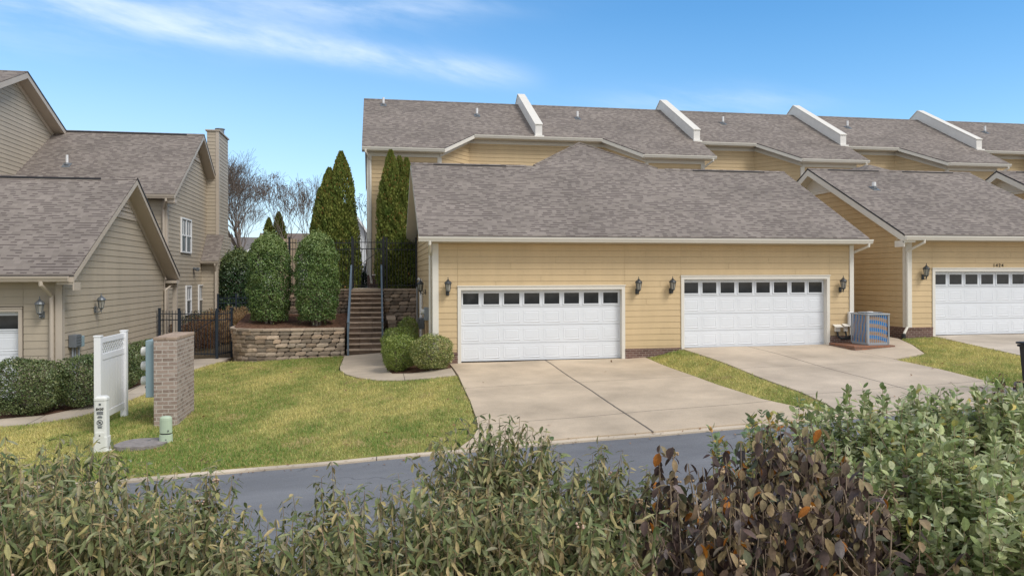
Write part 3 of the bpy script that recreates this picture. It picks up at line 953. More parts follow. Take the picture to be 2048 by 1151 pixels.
for u, v, lab in ((896, 573, 'dark lantern on tan siding between the corner board and the left white garage door'),
                  (1277, 571, 'dark lantern on tan siding just right of the left white garage door'),
                  (1345, 570, 'dark lantern on tan siding just left of the second white garage door'),
                  (1686, 568, 'dark lantern by the corner board above the air conditioner')):
    p = on_y(u, v, GY - .17)
    put_lantern(p[0], GY - .018, p[2], 0, lab)
p = on_x(842, 573, XL - .17)
put_lantern(XL - .018, p[1], p[2], -math.pi / 2, 'dark lantern on the shaded side wall above the electric meter')

# side wall meters
el = thing('electric_meter', 'grey electric meter box with white glass dial on the side wall behind the boxwoods', 'meter', (XL - .1, 24.2, .9))
p = on_x(852, 627, XL - .1)
b = MB(); b.bbox(XL - .16, XL - .018, p[1] - .17, p[1] + .17, p[2] - .2, p[2] + .2, .01); b.build('meter_box', M['greybox'], el)
b = MB()
b.tube([(XL - .09, p[1], p[2] - .2), (XL - .09, p[1], -.1)], .045, 10); b.build('conduit', M['wood'], el)
b = MB(); b.tube([(XL - .16, p[1], p[2] + .06), (XL - .27, p[1], p[2] + .06)], .085, 14); b.build('meter_dial', M['meter'], el)
jb = thing('junction_box', 'dark grey box low on the side wall beside white conduit pipes', 'box', (XL - .1, 25, .6))
p = on_x(843, 645, XL - .1)
b = MB(); b.bbox(XL - .2, XL - .018, p[1] - .28, p[1] + .28, p[2] - .2, p[2] + .16, .015); b.build('box_body', M['darkgrey'], jb)
b = MB(); b.box(XL - .206, XL - .2, p[1] - .2, p[1] + .2, p[2] - .1, p[2] - .06); b.build('box_lid', M['darkgrey'], jb)
pp = MB()
q = on_x(841, 560, XL - .1)
pp.tube([(XL - .08, q[1], -.1), (XL - .08, q[1], q[2])], .06, 10)
pp.tube([(XL - .08, q[1], q[2]), (XL - .2, q[1], q[2] + .06)], .05, 10)
o = pp.build('drain_pipe', M['pipe']); tag(o, 'white upright pipe on the side wall left of the dark lantern', 'pipe')
pp = MB()
q2 = on_x(837.5, 580, XL - .2)
pp.tube([(XL - .2, q[1] + .35, .02), (XL - .2, q[1] + .35, q2[2] + .1)], .03, 8); pp.tube([(XL - .2, q[1] + .35, .02), (XL - .05, q[1] + .2, .0)], .03, 8)
o = pp.build('conduit_pipe', M['metal']); tag(o, 'thin grey conduit standing beside the white pipe at the wall end', 'pipe')

# ================================================================== THIRD GARAGE (1424) AND FOURTH
def side_garage(XL, XR, floor, name_label, door=None, wingx=None, wing_rise=.4, gable_vent=True, num=None, base_top=.8):
    o = thing('garage_building', name_label, 'garage', ((XL + XR) / 2, 27, floor), 'garages along the lane')
    EZ = 3.83 + (floor - .5); EY = 21.5; RY = 27.0; P = .525; RZ = EZ + P * (RY - EY)
    X0r, X1r = XL - .43, XR + .43
    ft = EZ - .22
    w = MB()
    if door:
        x0, x1 = door; dz1 = floor + 2.13
        polys = [rect(XL + .2, x0 - .1, base_top, ft), rect(x0 - .1, x1 + .1, dz1 + .13, ft), rect(x1 + .1, XR, base_top, ft)]
    else:
        polys = [rect(XL + .2, XR, base_top, ft)]
    siding(w, (0, GY, 0), (1, 0, 0), (0, -1, 0), polys, seed=9)
    for X, s in ((XL, -1), (XR, 1)):
        siding(w, (X, 0, 0), (0, 1, 0), (s, 0, 0), [[(22.0, base_top), (32, base_top), (32, EZ - .0), (RY, RZ - .28), (22.0, EZ - .0)]], seed=4, joints=False)
    w.build('wall', M['yellow'], o)
    r = MB()
    BY = 2 * RY - EY
    front = [(X0r, EY, EZ), (X1r, EY, EZ), (X1r, RY, RZ)]
    if wingx:
        wr = wing_rise / P
        front += [(wingx + wr, RY, RZ), (wingx, RY + wr, RZ + wing_rise), (wingx - wr, RY, RZ)]
    front += [(X0r, RY, RZ)]
    slab(r, front)
    slab(r, [(X1r, RY, RZ), (X1r, BY, EZ), (X0r, BY, EZ), (X0r, RY, RZ)])
    r.prism([(X0r, RY - .14, RZ - .062), (X0r, RY, RZ + .022), (X0r, RY + .14, RZ - .062)], (X1r - X0r, 0, 0))
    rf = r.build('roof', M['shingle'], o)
    if wingx:
        r = MB()
        slab(r, [(wingx, RY + wr, RZ + wing_rise), (wingx, 33, RZ + wing_rise), (wingx - 3, 33, RZ + wing_rise - 3 * P), (wingx - wr, RY, RZ)])
        slab(r, [(wingx, 33, RZ + wing_rise), (wingx, RY + wr, RZ + wing_rise), (wingx + wr, RY, RZ), (wingx + 3, 33, RZ + wing_rise - 3 * P)])
        r.build('roof_wing', M['shingle_side'], o)
    f = MB()
    f.box(X0r, X1r, EY - .012, EY + .05, EZ - .052, EZ - .036)
    for X in (X0r - .012,):
        f.prism([(X, EY + .0, EZ - .05), (X, EY + .0, EZ + .005), (X, RY, RZ + .005), (X, BY, EZ + .005), (X, BY, EZ - .05), (X, RY, RZ - .05)], (.011, 0, 0))
    for xa, xb in ((X0r + .8, X0r + 3.0), (X1r - 3.2, X1r - .9)):
        f.box(xa, xb, RY - .16, RY - .135, RZ - .075, RZ - .035)
    f.build('drip_edge', M['felt'], o)
    t = MB()
    t.box(XL - .012, XL + .2, GY - .03, GY - .0, base_top, ft)
    t.box(XL - .03, XL - .002, GY - .01, GY + .12, base_top, EZ)
    t.build('corner_board', M['trim'], o)
    t = MB()
    t.box(XL - .03, XR, GY - .032, GY, ft + .0015, EZ - .1)
    t.box(X0r + .04, X1r - .04, EY + .032, GY - .034, EZ - .155, EZ - .125)
    t.build('frieze', M['frieze'], o)
    t = MB()
    t.box(X0r + .01, X1r - .01, EY + .005, EY + .03, EZ - .2, EZ - .055)
    for X in (X0r, X1r - .03):
        t.prism([(X, EY + .0305, EZ - .27), (X, EY + .0305, EZ - .04), (X, RY, RZ - .04), (X, BY - .04, EZ - .04), (X, BY - .04, EZ - .27), (X, RY, RZ - .29)], (.03, 0, 0))
    # boxed cornice return and raked soffit on the gable
    t.box(X0r + .001, X0r + .42, EY + .031, EY + .48, EZ - .26, EZ - .2)
    t.box(X0r + .0, X0r + .03, EY + .031, EY + .48, EZ - .4, EZ - .221)
    for ya, za, yb, zb in ((EY + .1, EZ + .0525, RY, RZ), (RY, RZ, BY - .1, EZ + .0525)):
        t.prism([(X0r + .031, ya, za - .24), (X0r + .42, ya, za - .24), (X0r + .42, ya, za - .20), (X0r + .031, ya, za - .20)], (0, yb - ya, zb - za))
    # frieze along the rake on the wall
    for ya, za, yb, zb in ((GY + .1, EZ + .26, RY, RZ), (RY, RZ, 32, EZ + .26)):
        t.prism([(XL - .03, ya, za - .40), (XL - .002, ya, za - .40), (XL - .002, ya, za - .24), (XL - .03, ya, za - .24)], (0, yb - ya, zb - za))
    t.build('fascia', M['trim'], o)
    if gable_vent:
        v = MB()
        hb = 1.0; zz = RZ - .4 - hb * P
        for k in range(6):
            f0 = k / 6
            hb2 = hb * (1 - f0) ; z = zz + f0 * hb * P
            if hb2 < .12: continue
            v.prism([(XL - .045, RY - hb2, z), (XL - .02, RY - hb2, z + .1), (XL - .015, RY - hb2, z + .1), (XL - .04, RY - hb2, z)], (0, 2 * hb2, 0))
        v.box(XL - .05, XL - .018, RY - hb - .1, RY + hb + .1, zz - .1, zz - .01)
        v.build('gable_vent', M['trim'], o)
    gt = MB(); gutter(gt, (X0r - .0, EY, EZ - .056), (X1r, EY, EZ - .056), (0, -1, 0)); gt.build('gutter', M['trim'], o)
    if door:
        dsp = MB(); downspout(dsp, (XL + .25, EY - .05, EZ - .18), (XL - .0, GY - .075), floor, (-.9, -.3, 0), .085); dsp.build('downspout', M['trim'], o)
        dr = MB(); dr.tube([(XL - .22, GY - .15, floor - .1), (XL - .2, GY - .14, floor + .1)], .065, 10); dr.build('drain_boot', M['black'], o)
    bb = MB()
    xe = door[0] - .1 if door else XR
    bb.box(XL - .045, xe, GY - .045, GY + .1, floor - .4, base_top - .06); bb.box(XL - .055, xe, GY - .055, GY + .1, base_top - .06, base_top - .002)
    bb.box(XL - .045, XL + .1, GY + .101, 32, floor - .6, base_top - .06); bb.box(XL - .055, XL + .1, GY + .101, 32, base_top - .06, base_top - .002)
    bb.build('brick_base', M['brick'], o)
    if door:
        garage_door(o, door[0], door[1], floor, floor + 2.13, GY + .16)
        door_trim(o, door[0], door[1], floor - .05, floor + 2.13, GY)
    return o, rf, (RY, RZ, P)


def text_mesh(s, size, ext=.004):
    cu = bpy.data.curves.new('lettering', 'FONT'); cu.body = s; cu.size = size; cu.extrude = ext
    cu.align_x = 'CENTER'; cu.align_y = 'CENTER'
    ob = bpy.data.objects.new('lettering', cu)
    COL.objects.link(ob)
    dg = bpy.context.evaluated_depsgraph_get()
    me = bpy.data.meshes.new_from_object(ob.evaluated_get(dg))
    COL.objects.unlink(ob); bpy.data.objects.remove(ob)
    return me


def put_text(s, size, mat, M4, parent, name):
    me = text_mesh(s, size)
    off = ORG[parent.name] if parent else Vector((0, 0, 0))
    me.transform(Matrix.Translation(-off) @ M4)
    me.materials.clear(); me.materials.append(mat)
    o = bpy.data.objects.new(name, me); COL.objects.link(o)
    if parent: o.parent = parent; ORG[o.name] = off
    return o


FACE_S = Matrix.Rotation(math.radians(90), 4, 'X')     # text facing -Y

g3, roof3, _ = side_garage(17.18, 23.6, .52, 'tan garage with the numerals 1424 over its white door', (18.25, 23.13), 19.9, .32, base_top=.81)
p = on_y(1996.5, 530.5, GY - .02)
for i, ch in enumerate('1424'):
    put_text(ch, .155, M['inkgrey'], Matrix.Translation((p[0] - .165 + .11 * i, GY - .024, p[2])) @ FACE_S, g3, 'house_number')
p = on_y(1852, 543, GY - .17)
put_lantern(p[0], GY - .018, p[2], 0, 'dark lantern left of the white door under the 1424 numerals')


def vent_pipe(parent, plane, u, v, h=.32, r=.05, name='vent_pipe'):
    """plane: (RY,RZ,P) of a front slope; the pipe stands where the photo shows its foot"""
    RY, RZ, P = plane
    d = ray(u, v)
    # CAMZ + dz t = RZ - P (RY - dy t)
    t = (RZ - P * RY - CAMZ) / (d[2] - P * d[1])
    x, y, z = d[0] * t, d[1] * t, CAMZ + d[2] * t
    b = MB(); b.tube([(x, y, z - .05), (x, y, z + h)], r, 10)
    vp = b.build(name, M['pipe'], parent)
    b = MB(); b.prism([(x - .14, y - .2, z - .2 * P + .004), (x + .14, y - .2, z - .2 * P + .004), (x + .14, y + .12, z + .12 * P + .004), (x - .14, y + .12, z + .12 * P + .004)], (0, 0, .02))
    b.lathe([(.11, .0), (r + .01, .09)], (x, y, z), 10)
    b.build('pipe_flashing', M['darkgrey'], vp)


vent_pipe(g3, (27.0, 3.85 + .525 * 5.5, .525), 1748, 377, .24, .075)
side_garage(25.75, 32.0, .62, 'tan garage mostly out of frame at the right edge, only its gable peak showing', None, None, base_top=.9)

# ================================================================== TOWNHOUSE ROW
HY, HZ = 38.3, 11.45
HP = .557
UW = 7.8


def hz(y): return HZ - HP * (HY - y)


def townhouse(x0, mirror, label, vents, end=False):
    o = thing('townhouse', label, 'townhouse', (x0 + UW / 2, 38, 2.1), 'row of attached townhouses')
    def X(x): return x0 + (UW - x if mirror else x)
    left_over = .22 if end else 0
    pro = UW + (left_over if mirror else .12)
    eave = [(0, 33.95), (3.02, 33.95), (4.45, 32.2), (pro, 32.2)]
    if mirror: eave = [(0, 33.95), (3.02, 33.95), (4.55, 32.2), (pro, 32.2)]
    r = MB()
    pts = [(X(x), y, hz(y)) for x, y in eave] + [(X(pro), HY, HZ), (X(0), HY, HZ)]
    back = [(X(0), HY, HZ), (X(pro), HY, HZ), (X(pro), 45, hz(2 * HY - 45)), (X(0), 45, hz(2 * HY - 45))]
    if mirror: pts = pts[::-1]; back = back[::-1]
    slab(r, pts); slab(r, back)
    xa, xb = sorted((X(0), X(pro)))
    r.prism([(xa, HY - .15, HZ - .07), (xa, HY, HZ + .022), (xa, HY + .15, HZ - .07)], (xb - xa, 0, 0))
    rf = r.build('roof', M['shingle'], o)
    # walls follow the eave line .42 in
    wl = [(0, 34.4), (3.2, 34.4), (4.72, 32.62), (UW - (.0 if end else .25), 32.62)]
    w = MB(); fr = MB(); gt = MB(); cb = MB(); fe = MB()
    wzs = []
    for i in range(3):
        (ax, ay), (bx, by) = wl[i], wl[i + 1]
        A = Vector((X(ax), ay, 0)); B = Vector((X(bx), by, 0))
        if mirror: A, B = B, A
        du = (B - A); Ln = du.length; du.normalize()
        nn = Vector((du.y, -du.x, 0))
        (ex, ey), (fx, fy) = eave[i], eave[i + 1]
        za = hz(min(ey, fy)) if i != 1 else None
        if i == 1:
            # raked eave: top of wall follows the roof
            zA, zB = (hz(33.95), hz(32.2)) if not mirror else (hz(32.2), hz(33.95))
            siding(w, A, du, nn, [[(0, 2.0), (Ln, 2.0), (Ln, zB - .3), (0, zA - .3)]], zref=2.0, joints=False)
            fr.prism([A + Vector((0, 0, zA - .34)) + nn * .002, A + Vector((0, 0, zA - .34)) + nn * .03, A + Vector((0, 0, zA - .1)) + nn * .03, A + Vector((0, 0, zA - .1)) + nn * .002], du * Ln + Vector((0, 0, zB - zA)))
        else:
            siding(w, A, du, nn, [rect(0, Ln, 2.0 if not (end and i == 2) else 2.62, za - .3)], zref=2.0, joints=False)
            fr.prism([A + Vector((0, 0, za - .36)) + nn * .002, A + Vector((0, 0, za - .36)) + nn * .03, A + Vector((0, 0, za - .1)) + nn * .03, A + Vector((0, 0, za - .1)) + nn * .002], du * Ln)
        P_ = Vector((X(ex), ey, hz(ey))); Q_ = Vector((X(fx), fy, hz(fy)))
        if mirror: P_, Q_ = Q_, P_
        dd = Q_ - P_; hdir = Vector((dd.x, dd.y, 0)).normalized(); on = Vector((hdir.y, -hdir.x, 0))
        dn = Vector((0, 0, -.045))
        if i == 1:
            gt.prism([P_ + dn, P_ + dn + Vector((0, 0, -.15)), P_ + dn + Vector((0, 0, -.15)) + on * .05, P_ + dn + on * .05], dd)
        else:
            gutter(gt, P_ + dn, Q_ + dn, on, .13, .12)
            fr.prism([P_ + Vector((0, 0, -.2)), P_ + Vector((0, 0, -.2)) - on * .40, P_ + Vector((0, 0, -.17)) - on * .40, P_ + Vector((0, 0, -.17))], dd)
        fe.prism([P_ + Vector((0, 0, -.044)) - on * .03, P_ + Vector((0, 0, -.044)) + on * .008, P_ + Vector((0, 0, -.02)) + on * .008, P_ + Vector((0, 0, -.02)) - on * .03], dd)
    # corner boards at the angles
    for (cx, cy), zt in ((wl[2], hz(32.2) - .36), ((wl[3][0] - .09, wl[3][1]), hz(32.2) - .36)):
        cb = MB(); cb.box(X(cx) - .09, X(cx) + .09, cy - .035, cy + .06, 2.0, zt)
        if not (end and cx == wl[3][0] - .09): cb.build('corner_board', M['trim'], o)
    if end:
        siding(w, (X(UW) - .0, 0, 0), (0, 1, 0), (-1, 0, 0), [[(32.7, 2.62), (43.5, 2.62), (43.5, 8), (HY, HZ - .3), (32.7, 8)]], joints=False)
        cb.box(X(UW) - .03, X(UW) - .002, 32.6, 32.8, 2.62, 8); cb.build('corner_board', M['trim'], o)
        fr.prism([(X(pro), 32.3, hz(32.2) - .2), (X(pro), 32.3, hz(32.2) - .04), (X(pro), HY, HZ - .04), (X(pro), 44.9, hz(2 * HY - 44.9) - .04), (X(pro), 44.9, hz(2 * HY - 44.9) - .2), (X(pro), HY, HZ - .2)], (.03, 0, 0))
    w.build('wall', M['yellow'], o); fr.build('frieze', M['trim'], o); gt.build('gutter', M['trim'], o); fe.build('drip_edge', M['felt'], o)
    ds = MB()
    if mirror:
        downspout(ds, (X(pro) + .15, 32.12, hz(32.2) - .18), (X(UW) + .12, 32.55), 2.25, (.2, -1, 0), .09)
    else:
        downspout(ds, (X(UW) - .05, 32.12, hz(32.2) - .18), (X(UW) - .33, 32.55), 2.1, (0, -1, 0), .09)
    ds.build('downspout', M['trim'], o)
    if end:
        bb = MB(); bb.box(X(UW) - .02, X(wl[2][0]), 32.57, 32.75, 1.9, 2.61); bb.build('brick_base', M['brick'], o)
    for u, v in vents:
        vent_pipe(rf if False else o, (HY, HZ, HP), u, v, .36, .055)
    return o


def party_wall(o, x):
    b = MB()
    y0 = 34.0
    prof = [(y0, hz(y0) - .2), (y0, hz(y0) + .50), (HY, HZ + .52), (2 * HY - y0, hz(y0) + .50), (2 * HY - y0, hz(y0) - .2)]
    b.prism([(x - .16, y, z) for y, z in prof], (.32, 0, 0))
    b.box(x - .22, x + .22, y0 - .12, y0 - .005, hz(y0) - .09, hz(y0) + .0)
    pw = b.build('party_wall', M['parapet'], o)
    b = MB()
    for s in (0, 1):
        (ya, za), (yb, zb) = ((y0, hz(y0) + .50), (HY, HZ + .52)) if s == 0 else ((HY, HZ + .52), (2 * HY - y0, hz(y0) + .50))
        b.prism([(x - .19, ya - (.03 if s == 0 else 0), za + .001), (x + .19, ya - (.03 if s == 0 else 0), za + .001), (x + .19, ya - (.03 if s == 0 else 0), za + .035), (x - .19, ya - (.03 if s == 0 else 0), za + .035)], (0, yb - ya, zb - za))
    b.build('wall_cap', M['trim'], pw)


XS0 = 7.45
labs = ['end townhouse at the left of the row with an exposed white corner behind the evergreens',
        'second townhouse in the row, its roof right behind the central peak of the double garage',
        'third townhouse in the row, right of the second white parapet wall',
        'fourth townhouse in the row, between the third and fourth white parapet walls',
        'last townhouse in the row, cut by the right frame edge']
vents = [[(767, 210), (954, 231)], [(1155, 237)], [(1446, 247)], [(1695, 255)], [(1970, 265)]]
units = []
for i in range(5):
    o = townhouse(XS0 - UW + UW * i, i == 0, labs[i], vents[i], i == 0)
    units.append(o)
    if i < 4: party_wall(o, XS0 + UW * i)
pl = on_y(762, 467, 32.62)
put_lantern(pl[0], 32.6, pl[2], 0, 'small dark lantern high on the end townhouse wall behind the stair gate')

# ================================================================== TAN HOUSE AND GARAGE ON THE LEFT
TX, TY0, TY1 = -7.68, 20.3, 29.5
TF = -.43
tg = thing('garage_building', 'taupe garage at the left edge with a steep gable facing the lawn', 'garage', (-12, 25, TF), 'garages along the lane')
tRY, tEY, tEZ = 24.9, 19.88, 2.62
tP = (5.60 - tEZ) / (tRY - tEY)
tRZ = 5.60; tBY = 2 * tRY - tEY
tX0 = -7.25
w = MB()
tdx1, tdx0 = on_y(38, 700, TY0)[0], on_y(38, 700, TY0)[0] - 4.88
siding(w, (0, TY0, 0), (1, 0, 0), (0, -1, 0), [rect(tdx1 + .1, TX - .13, TF - .2, tEZ - .2), rect(tdx0 - .1, tdx1 + .1, TF + 2.26, tEZ - .2), rect(-17, tdx0 - .1, TF - .2, tEZ - .2)], zref=.05, seed=2)
siding(w, (TX, 0, 0), (0, 1, 0), (1, 0, 0), [[(TY0 + .1, TF - .3), (TY1, TF - .3), (TY1, tEZ + .1), (tRY, tRZ - .28), (TY0 + .1, tEZ + .1)]], zref=.05, joints=False, seed=8)
siding(w, (0, TY1, 0), (1, 0, 0), (0, 1, 0), [rect(-17, TX, TF, tEZ)], joints=False)
w.build('wall', M['tan'], tg)
r = MB()
slab(r, [(-17.4, tEY, tEZ), (tX0, tEY, tEZ), (tX0, tRY, tRZ), (-17.4, tRY, tRZ)])
slab(r, [(tX0, tRY, tRZ), (tX0, tBY, tEZ), (-17.4, tBY, tEZ), (-17.4, tRY, tRZ)])
r.prism([(-17.4, tRY - .14, tRZ - .07), (-17.4, tRY, tRZ + .022), (-17.4, tRY + .14, tRZ - .07)], (17.4 + tX0, 0, 0))
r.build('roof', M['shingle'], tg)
f = MB()
f.box(-17.4, tX0, tEY - .012, tEY + .05, tEZ - .053, tEZ - .036)
f.prism([(tX0 + .001, tRY, tRZ + .012), (tX0 + .001, tBY, tEZ + .008), (tX0 + .001, tBY, tEZ - .06), (tX0 + .001, tRY, tRZ - .06)], (.012, 0, 0))
f.box(-13.5, tX0 - 1.0, tRY - .17, tRY - .14, tRZ - .085, tRZ - .03)
f.build('drip_edge', M['felt'], tg)
t = MB()
t.box(-17, tX0 - .01, tEY + .005, tEY + .03, tEZ - .2, tEZ - .056)
for X in (tX0 - .031,):
    t.prism([(X, tEY + .0305, tEZ - .2), (X, tEY + .0305, tEZ - .045), (X, tRY, tRZ - .045), (X, tBY - .03, tEZ - .045), (X, tBY - .03, tEZ - .2), (X, tRY, tRZ - .21)], (.03, 0, 0))
    t.box(X - .36, X - .001, tEY + .031, tEY + .42, tEZ - .26, tEZ - .2)
    t.box(X + .0, X + .03, tEY + .031, tEY + .45, tEZ - .40, tEZ - .201)
    t.box(X - .36, X + .03, tBY - .45, tBY - .04, tEZ - .30, tEZ - .201)
for ya, za, yb, zb in ((tEY + .1, tEZ + .06, tRY, tRZ), (tRY, tRZ, tBY - .1, tEZ + .06)):
    t.prism([(TX + .005, ya, za - .24), (tX0 - .032, ya, za - .24), (tX0 - .032, ya, za - .2), (TX + .005, ya, za - .2)], (0, yb - ya, zb - za))
for ya, za, yb, zb in ((TY0 + .1, tEZ + .31, tRY, tRZ), (tRY, tRZ, TY1, tEZ + .31)):
    t.prism([(TX + .03, ya, za - .44), (TX + .018, ya, za - .44), (TX + .018, ya, za - .24), (TX + .03, ya, za - .24)], (0, yb - ya, zb - za))
t.build('fascia', M['tantrim'], tg)
t = MB()
t.box(-17, TX + .03, TY0 - .032, TY0, tEZ - .2, tEZ - .1)
t.box(-17, tX0 - .05, tEY + .032, TY0 - .034, tEZ - .155, tEZ - .125)
t.build('frieze', M['tantrim'], tg)
t = MB()
t.box(TX - .13, TX + .03, TY0 - .03, TY0, TF - .3, tEZ - .201)
t.box(TX + .018, TX + .03, TY0 - .01, TY0 + .12, TF - .3, tEZ + .1)
t.build('corner_board', M['tantrim'], tg)
t = MB()
t.box(TX + .018, TX + .035, TY1 - .12, TY1, TF - .3, tEZ + .0)
t.build('corner_board', M['tantrim'], tg)
v = MB()
hb = 1.1; zz = tRZ - .5 - hb * tP
for k in range(5):
    f0 = k / 5; hb2 = hb * (1 - f0); z = zz + f0 * hb * tP
    v.prism([(TX + .045, tRY - hb2, z), (TX + .02, tRY - hb2, z + .11), (TX + .015, tRY - hb2, z + .11), (TX + .04, tRY - hb2, z)], (0, 2 * hb2, 0))
v.box(TX + .018, TX + .05, tRY - hb - .1, tRY + hb + .1, zz - .1, zz - .01)
v.build('gable_vent', M['tantrim'], tg)
gt = MB(); gutter(gt, (-17, tEY, tEZ - .056), (tX0 - .1, tEY, tEZ - .056), (0, -1, 0)); gt.build('gutter', M['tantrim'], tg)
dsp = MB(); downspout(dsp, (TX - .28, tEY - .05, tEZ - .18), (TX - .2, TY0 - .07), TF, (0, -1, 0), .1); dsp.build('downspout', M['tantrim'], tg)
dsp = MB(); downspout(dsp, (TX + .3, tBY - .1, tEZ - .2), (TX + .08, TY1 - .2), TF, (0, 1, 0), .07); dsp.build('downspout', M['tantrim'], tg)
garage_door(tg, tdx0, tdx1, TF, TF + 2.13, TY0 + .14)
door_trim(tg, tdx0, tdx1, TF - .05, TF + 2.13, TY0, .14, M['tantrim'], .08)
LS = lantern(M['lanternsilver'], 'silver')
p = on_y(80, 615, TY0 - .17)
LS.location = (p[0], TY0 - .018, p[2]); LS['label'] = 'pewter lantern on the taupe front wall beside the left garage door'
p = on_x(201, 606, TX + .17)
put_lantern(TX + .018, p[1], p[2], math.pi / 2, 'pewter lantern on the taupe gable wall above the electric boxes', LS)
eb = thing('electric_meter', 'grey ribbed electric box pair low on the taupe gable wall', 'meter', (TX + .1, 21.2, .7))
p = on_x(150, 681, TX + .1)
b = MB(); b.bbox(TX + .018, TX + .2, p[1] - .2, p[1] + .16, p[2] - .16, p[2] + .16, .012)
for k in range(4): b.box(TX + .2, TX + .21, p[1] - .18, p[1] + .14, p[2] - .12 + .07 * k, p[2] - .09 + .07 * k)
b.build('meter_box', M['darkgrey'], eb)
b = MB(); b.bbox(TX + .018, TX + .16, p[1] + .22, p[1] + .48, p[2] - .18, p[2] + .1, .012); b.build('breaker_box', M['bluegrey'], eb)
b = MB()
for dy in (-.1, .05, .3): b.tube([(TX + .08, p[1] + dy, p[2] - .15), (TX + .08, p[1] + dy, TF - .2)], .022, 8)
b.build('conduit', M['greybox'], eb)

# tan house with chimney
HX = -7.95
th = thing('house', 'two storey taupe house with a chimney behind the taupe garage', 'house', (-12, 35, 0), 'houses')
hEY, hEZ, hRY, hRZ = 30.45, 5.72, 35.5, 8.92
hPt = (hRZ - hEZ) / (hRY - hEY); hBY = 2 * hRY - hEY
hX0 = -7.55
hy0, hy1 = 30.9, 40.2
w = MB()
siding(w, (HX, 0, 0), (0, 1, 0), (1, 0, 0), [[(hy0 + .12, -.4), (hy1, -.4), (hy1, hEZ), (hRY, hRZ - .3), (hy0 + .12, hEZ)]], e=.17, zref=0, joints=False, seed=1)
siding(w, (0, hy0, 0), (1, 0, 0), (0, -1, 0), [rect(-14, HX - .15, -.4, hEZ - .2)], e=.17, zref=0, joints=False)
w.build('wall', M['tan'], th)
r = MB()
slab(r, [(-16, hEY, hEZ), (hX0, hEY, hEZ), (hX0, hRY, hRZ), (-16, hRY, hRZ)])
slab(r, [(hX0, hRY, hRZ), (hX0, hBY, hEZ), (-16, hBY, hEZ), (-16, hRY, hRZ)])
r.prism([(-16, hRY - .14, hRZ - .07), (-16, hRY, hRZ + .022), (-16, hRY + .14, hRZ - .07)], (16 + hX0, 0, 0))
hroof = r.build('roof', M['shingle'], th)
t = MB()
t.box(-14, hX0 - .01, hEY + .005, hEY + .03, hEZ - .2, hEZ - .056)
X = hX0 - .031
t.prism([(X, hEY + .0305, hEZ - .2), (X, hEY + .0305, hEZ - .045), (X, hRY, hRZ - .045), (X, hBY - .03, hEZ - .045), (X, hBY - .03, hEZ - .2), (X, hRY, hRZ - .21)], (.03, 0, 0))
t.box(X - .3, X + .029, hEY + .031, hEY + .4, hEZ - .34, hEZ - .201)
for ya, za, yb, zb in ((hEY + .1, hEZ + .06, hRY, hRZ), (hRY, hRZ, hBY - .1, hEZ + .06)):
    t.prism([(HX + .005, ya, za - .24), (hX0 - .032, ya, za - .24), (hX0 - .032, ya, za - .2), (HX + .005, ya, za - .2)], (0, yb - ya, zb - za))
t.build('fascia', M['tantrim'], th)
t = MB()
t.box(HX - .15, HX + .03, hy0 - .03, hy0, -.4, hEZ - .2)
t.box(HX + .018, HX + .032, hy0 + .001, hy0 + .12, -.4, hEZ)
t.build('corner_board', M['tantrim'], th)
f = MB()
f.prism([(hX0 + .001, hRY, hRZ + .012), (hX0 + .001, hBY, hEZ + .008), (hX0 + .001, hBY, hEZ - .06), (hX0 + .001, hRY, hRZ - .06)], (.012, 0, 0))
f.box(-13.2, hX0 - .7, hRY - .17, hRY - .14, hRZ - .085, hRZ - .03)
f.build('drip_edge', M['felt'], th)
gt = MB(); gutter(gt, (-14, hEY, hEZ - .056), (hX0, hEY, hEZ - .056), (0, -1, 0)); gt.build('gutter', M['tantrim'], th)
dsp = MB(); downspout(dsp, (HX + .1, hEY - .05, hEZ - .18), (HX - .1, hy0 - .08), 0, (0, -1, 0), .1); dsp.build('downspout', M['tantrim'], th)
v = MB()
hb = .8; zz = hRZ - .55 - hb * hPt
for k in range(5):
    f0 = k / 5; hb2 = hb * (1 - f0); z = zz + f0 * hb * hPt
    v.prism([(HX + .045, hRY - hb2, z), (HX + .02, hRY - hb2, z + .11), (HX + .015, hRY - hb2, z + .11), (HX + .04, hRY - hb2, z)], (0, 2 * hb2, 0))
v.box(HX + .018, HX + .05, hRY - hb - .1, hRY + hb + .1, zz - .1, zz - .01)
v.build('gable_vent', M['tantrim'], th)
vent_pipe(th, (hRY, hRZ, hPt), 134, 330, .4, .05)


def side_window(parent, X, y0, y1, z0, z1, cols, rows, s=1):
    fr = MB(); w_ = .06
    for (a, b, c, d) in ((y0, y1, z1 - w_, z1), (y0, y1, z0, z0 + w_), (y0, y0 + w_, z0 + w_, z1 - w_), (y1 - w_, y1, z0 + w_, z1 - w_)):
        fr.box(min(X, X + s * .06), max(X, X + s * .06), a, b, c, d)
    for k in range(1, cols):
        y = y0 + (y1 - y0) * k / cols
        fr.box(X + s * .012, X + s * .05, y - .045, y + .045, z0 + w_, z1 - w_)
    zm = (z0 + z1) / 2
    for k in range(cols):
        a = y0 + (y1 - y0) * k / cols + .05; b = y0 + (y1 - y0) * (k + 1) / cols - .05
        fr.box(X + s * .012, X + s * .045, a, b, zm - .03, zm + .03)
        fr.box(X + s * .012, X + s * .03, (a + b) / 2 - .01, (a + b) / 2 + .01, zm + .03, z1 - w_)
    o = fr.build('window', M['white'], parent)
    g_ = MB(); g_.box(X + s * .004, X + s * .01, y0 + .01, y1 - .01, zm + .001, z1 - .01); g_.build('window_pane', M['winglass'], o)
    g_ = MB(); g_.box(X + s * .004, X + s * .01, y0 + .01, y1 - .01, z0 + .01, zm - .001); g_.build('window_pane', M['winglass_dark'], o)


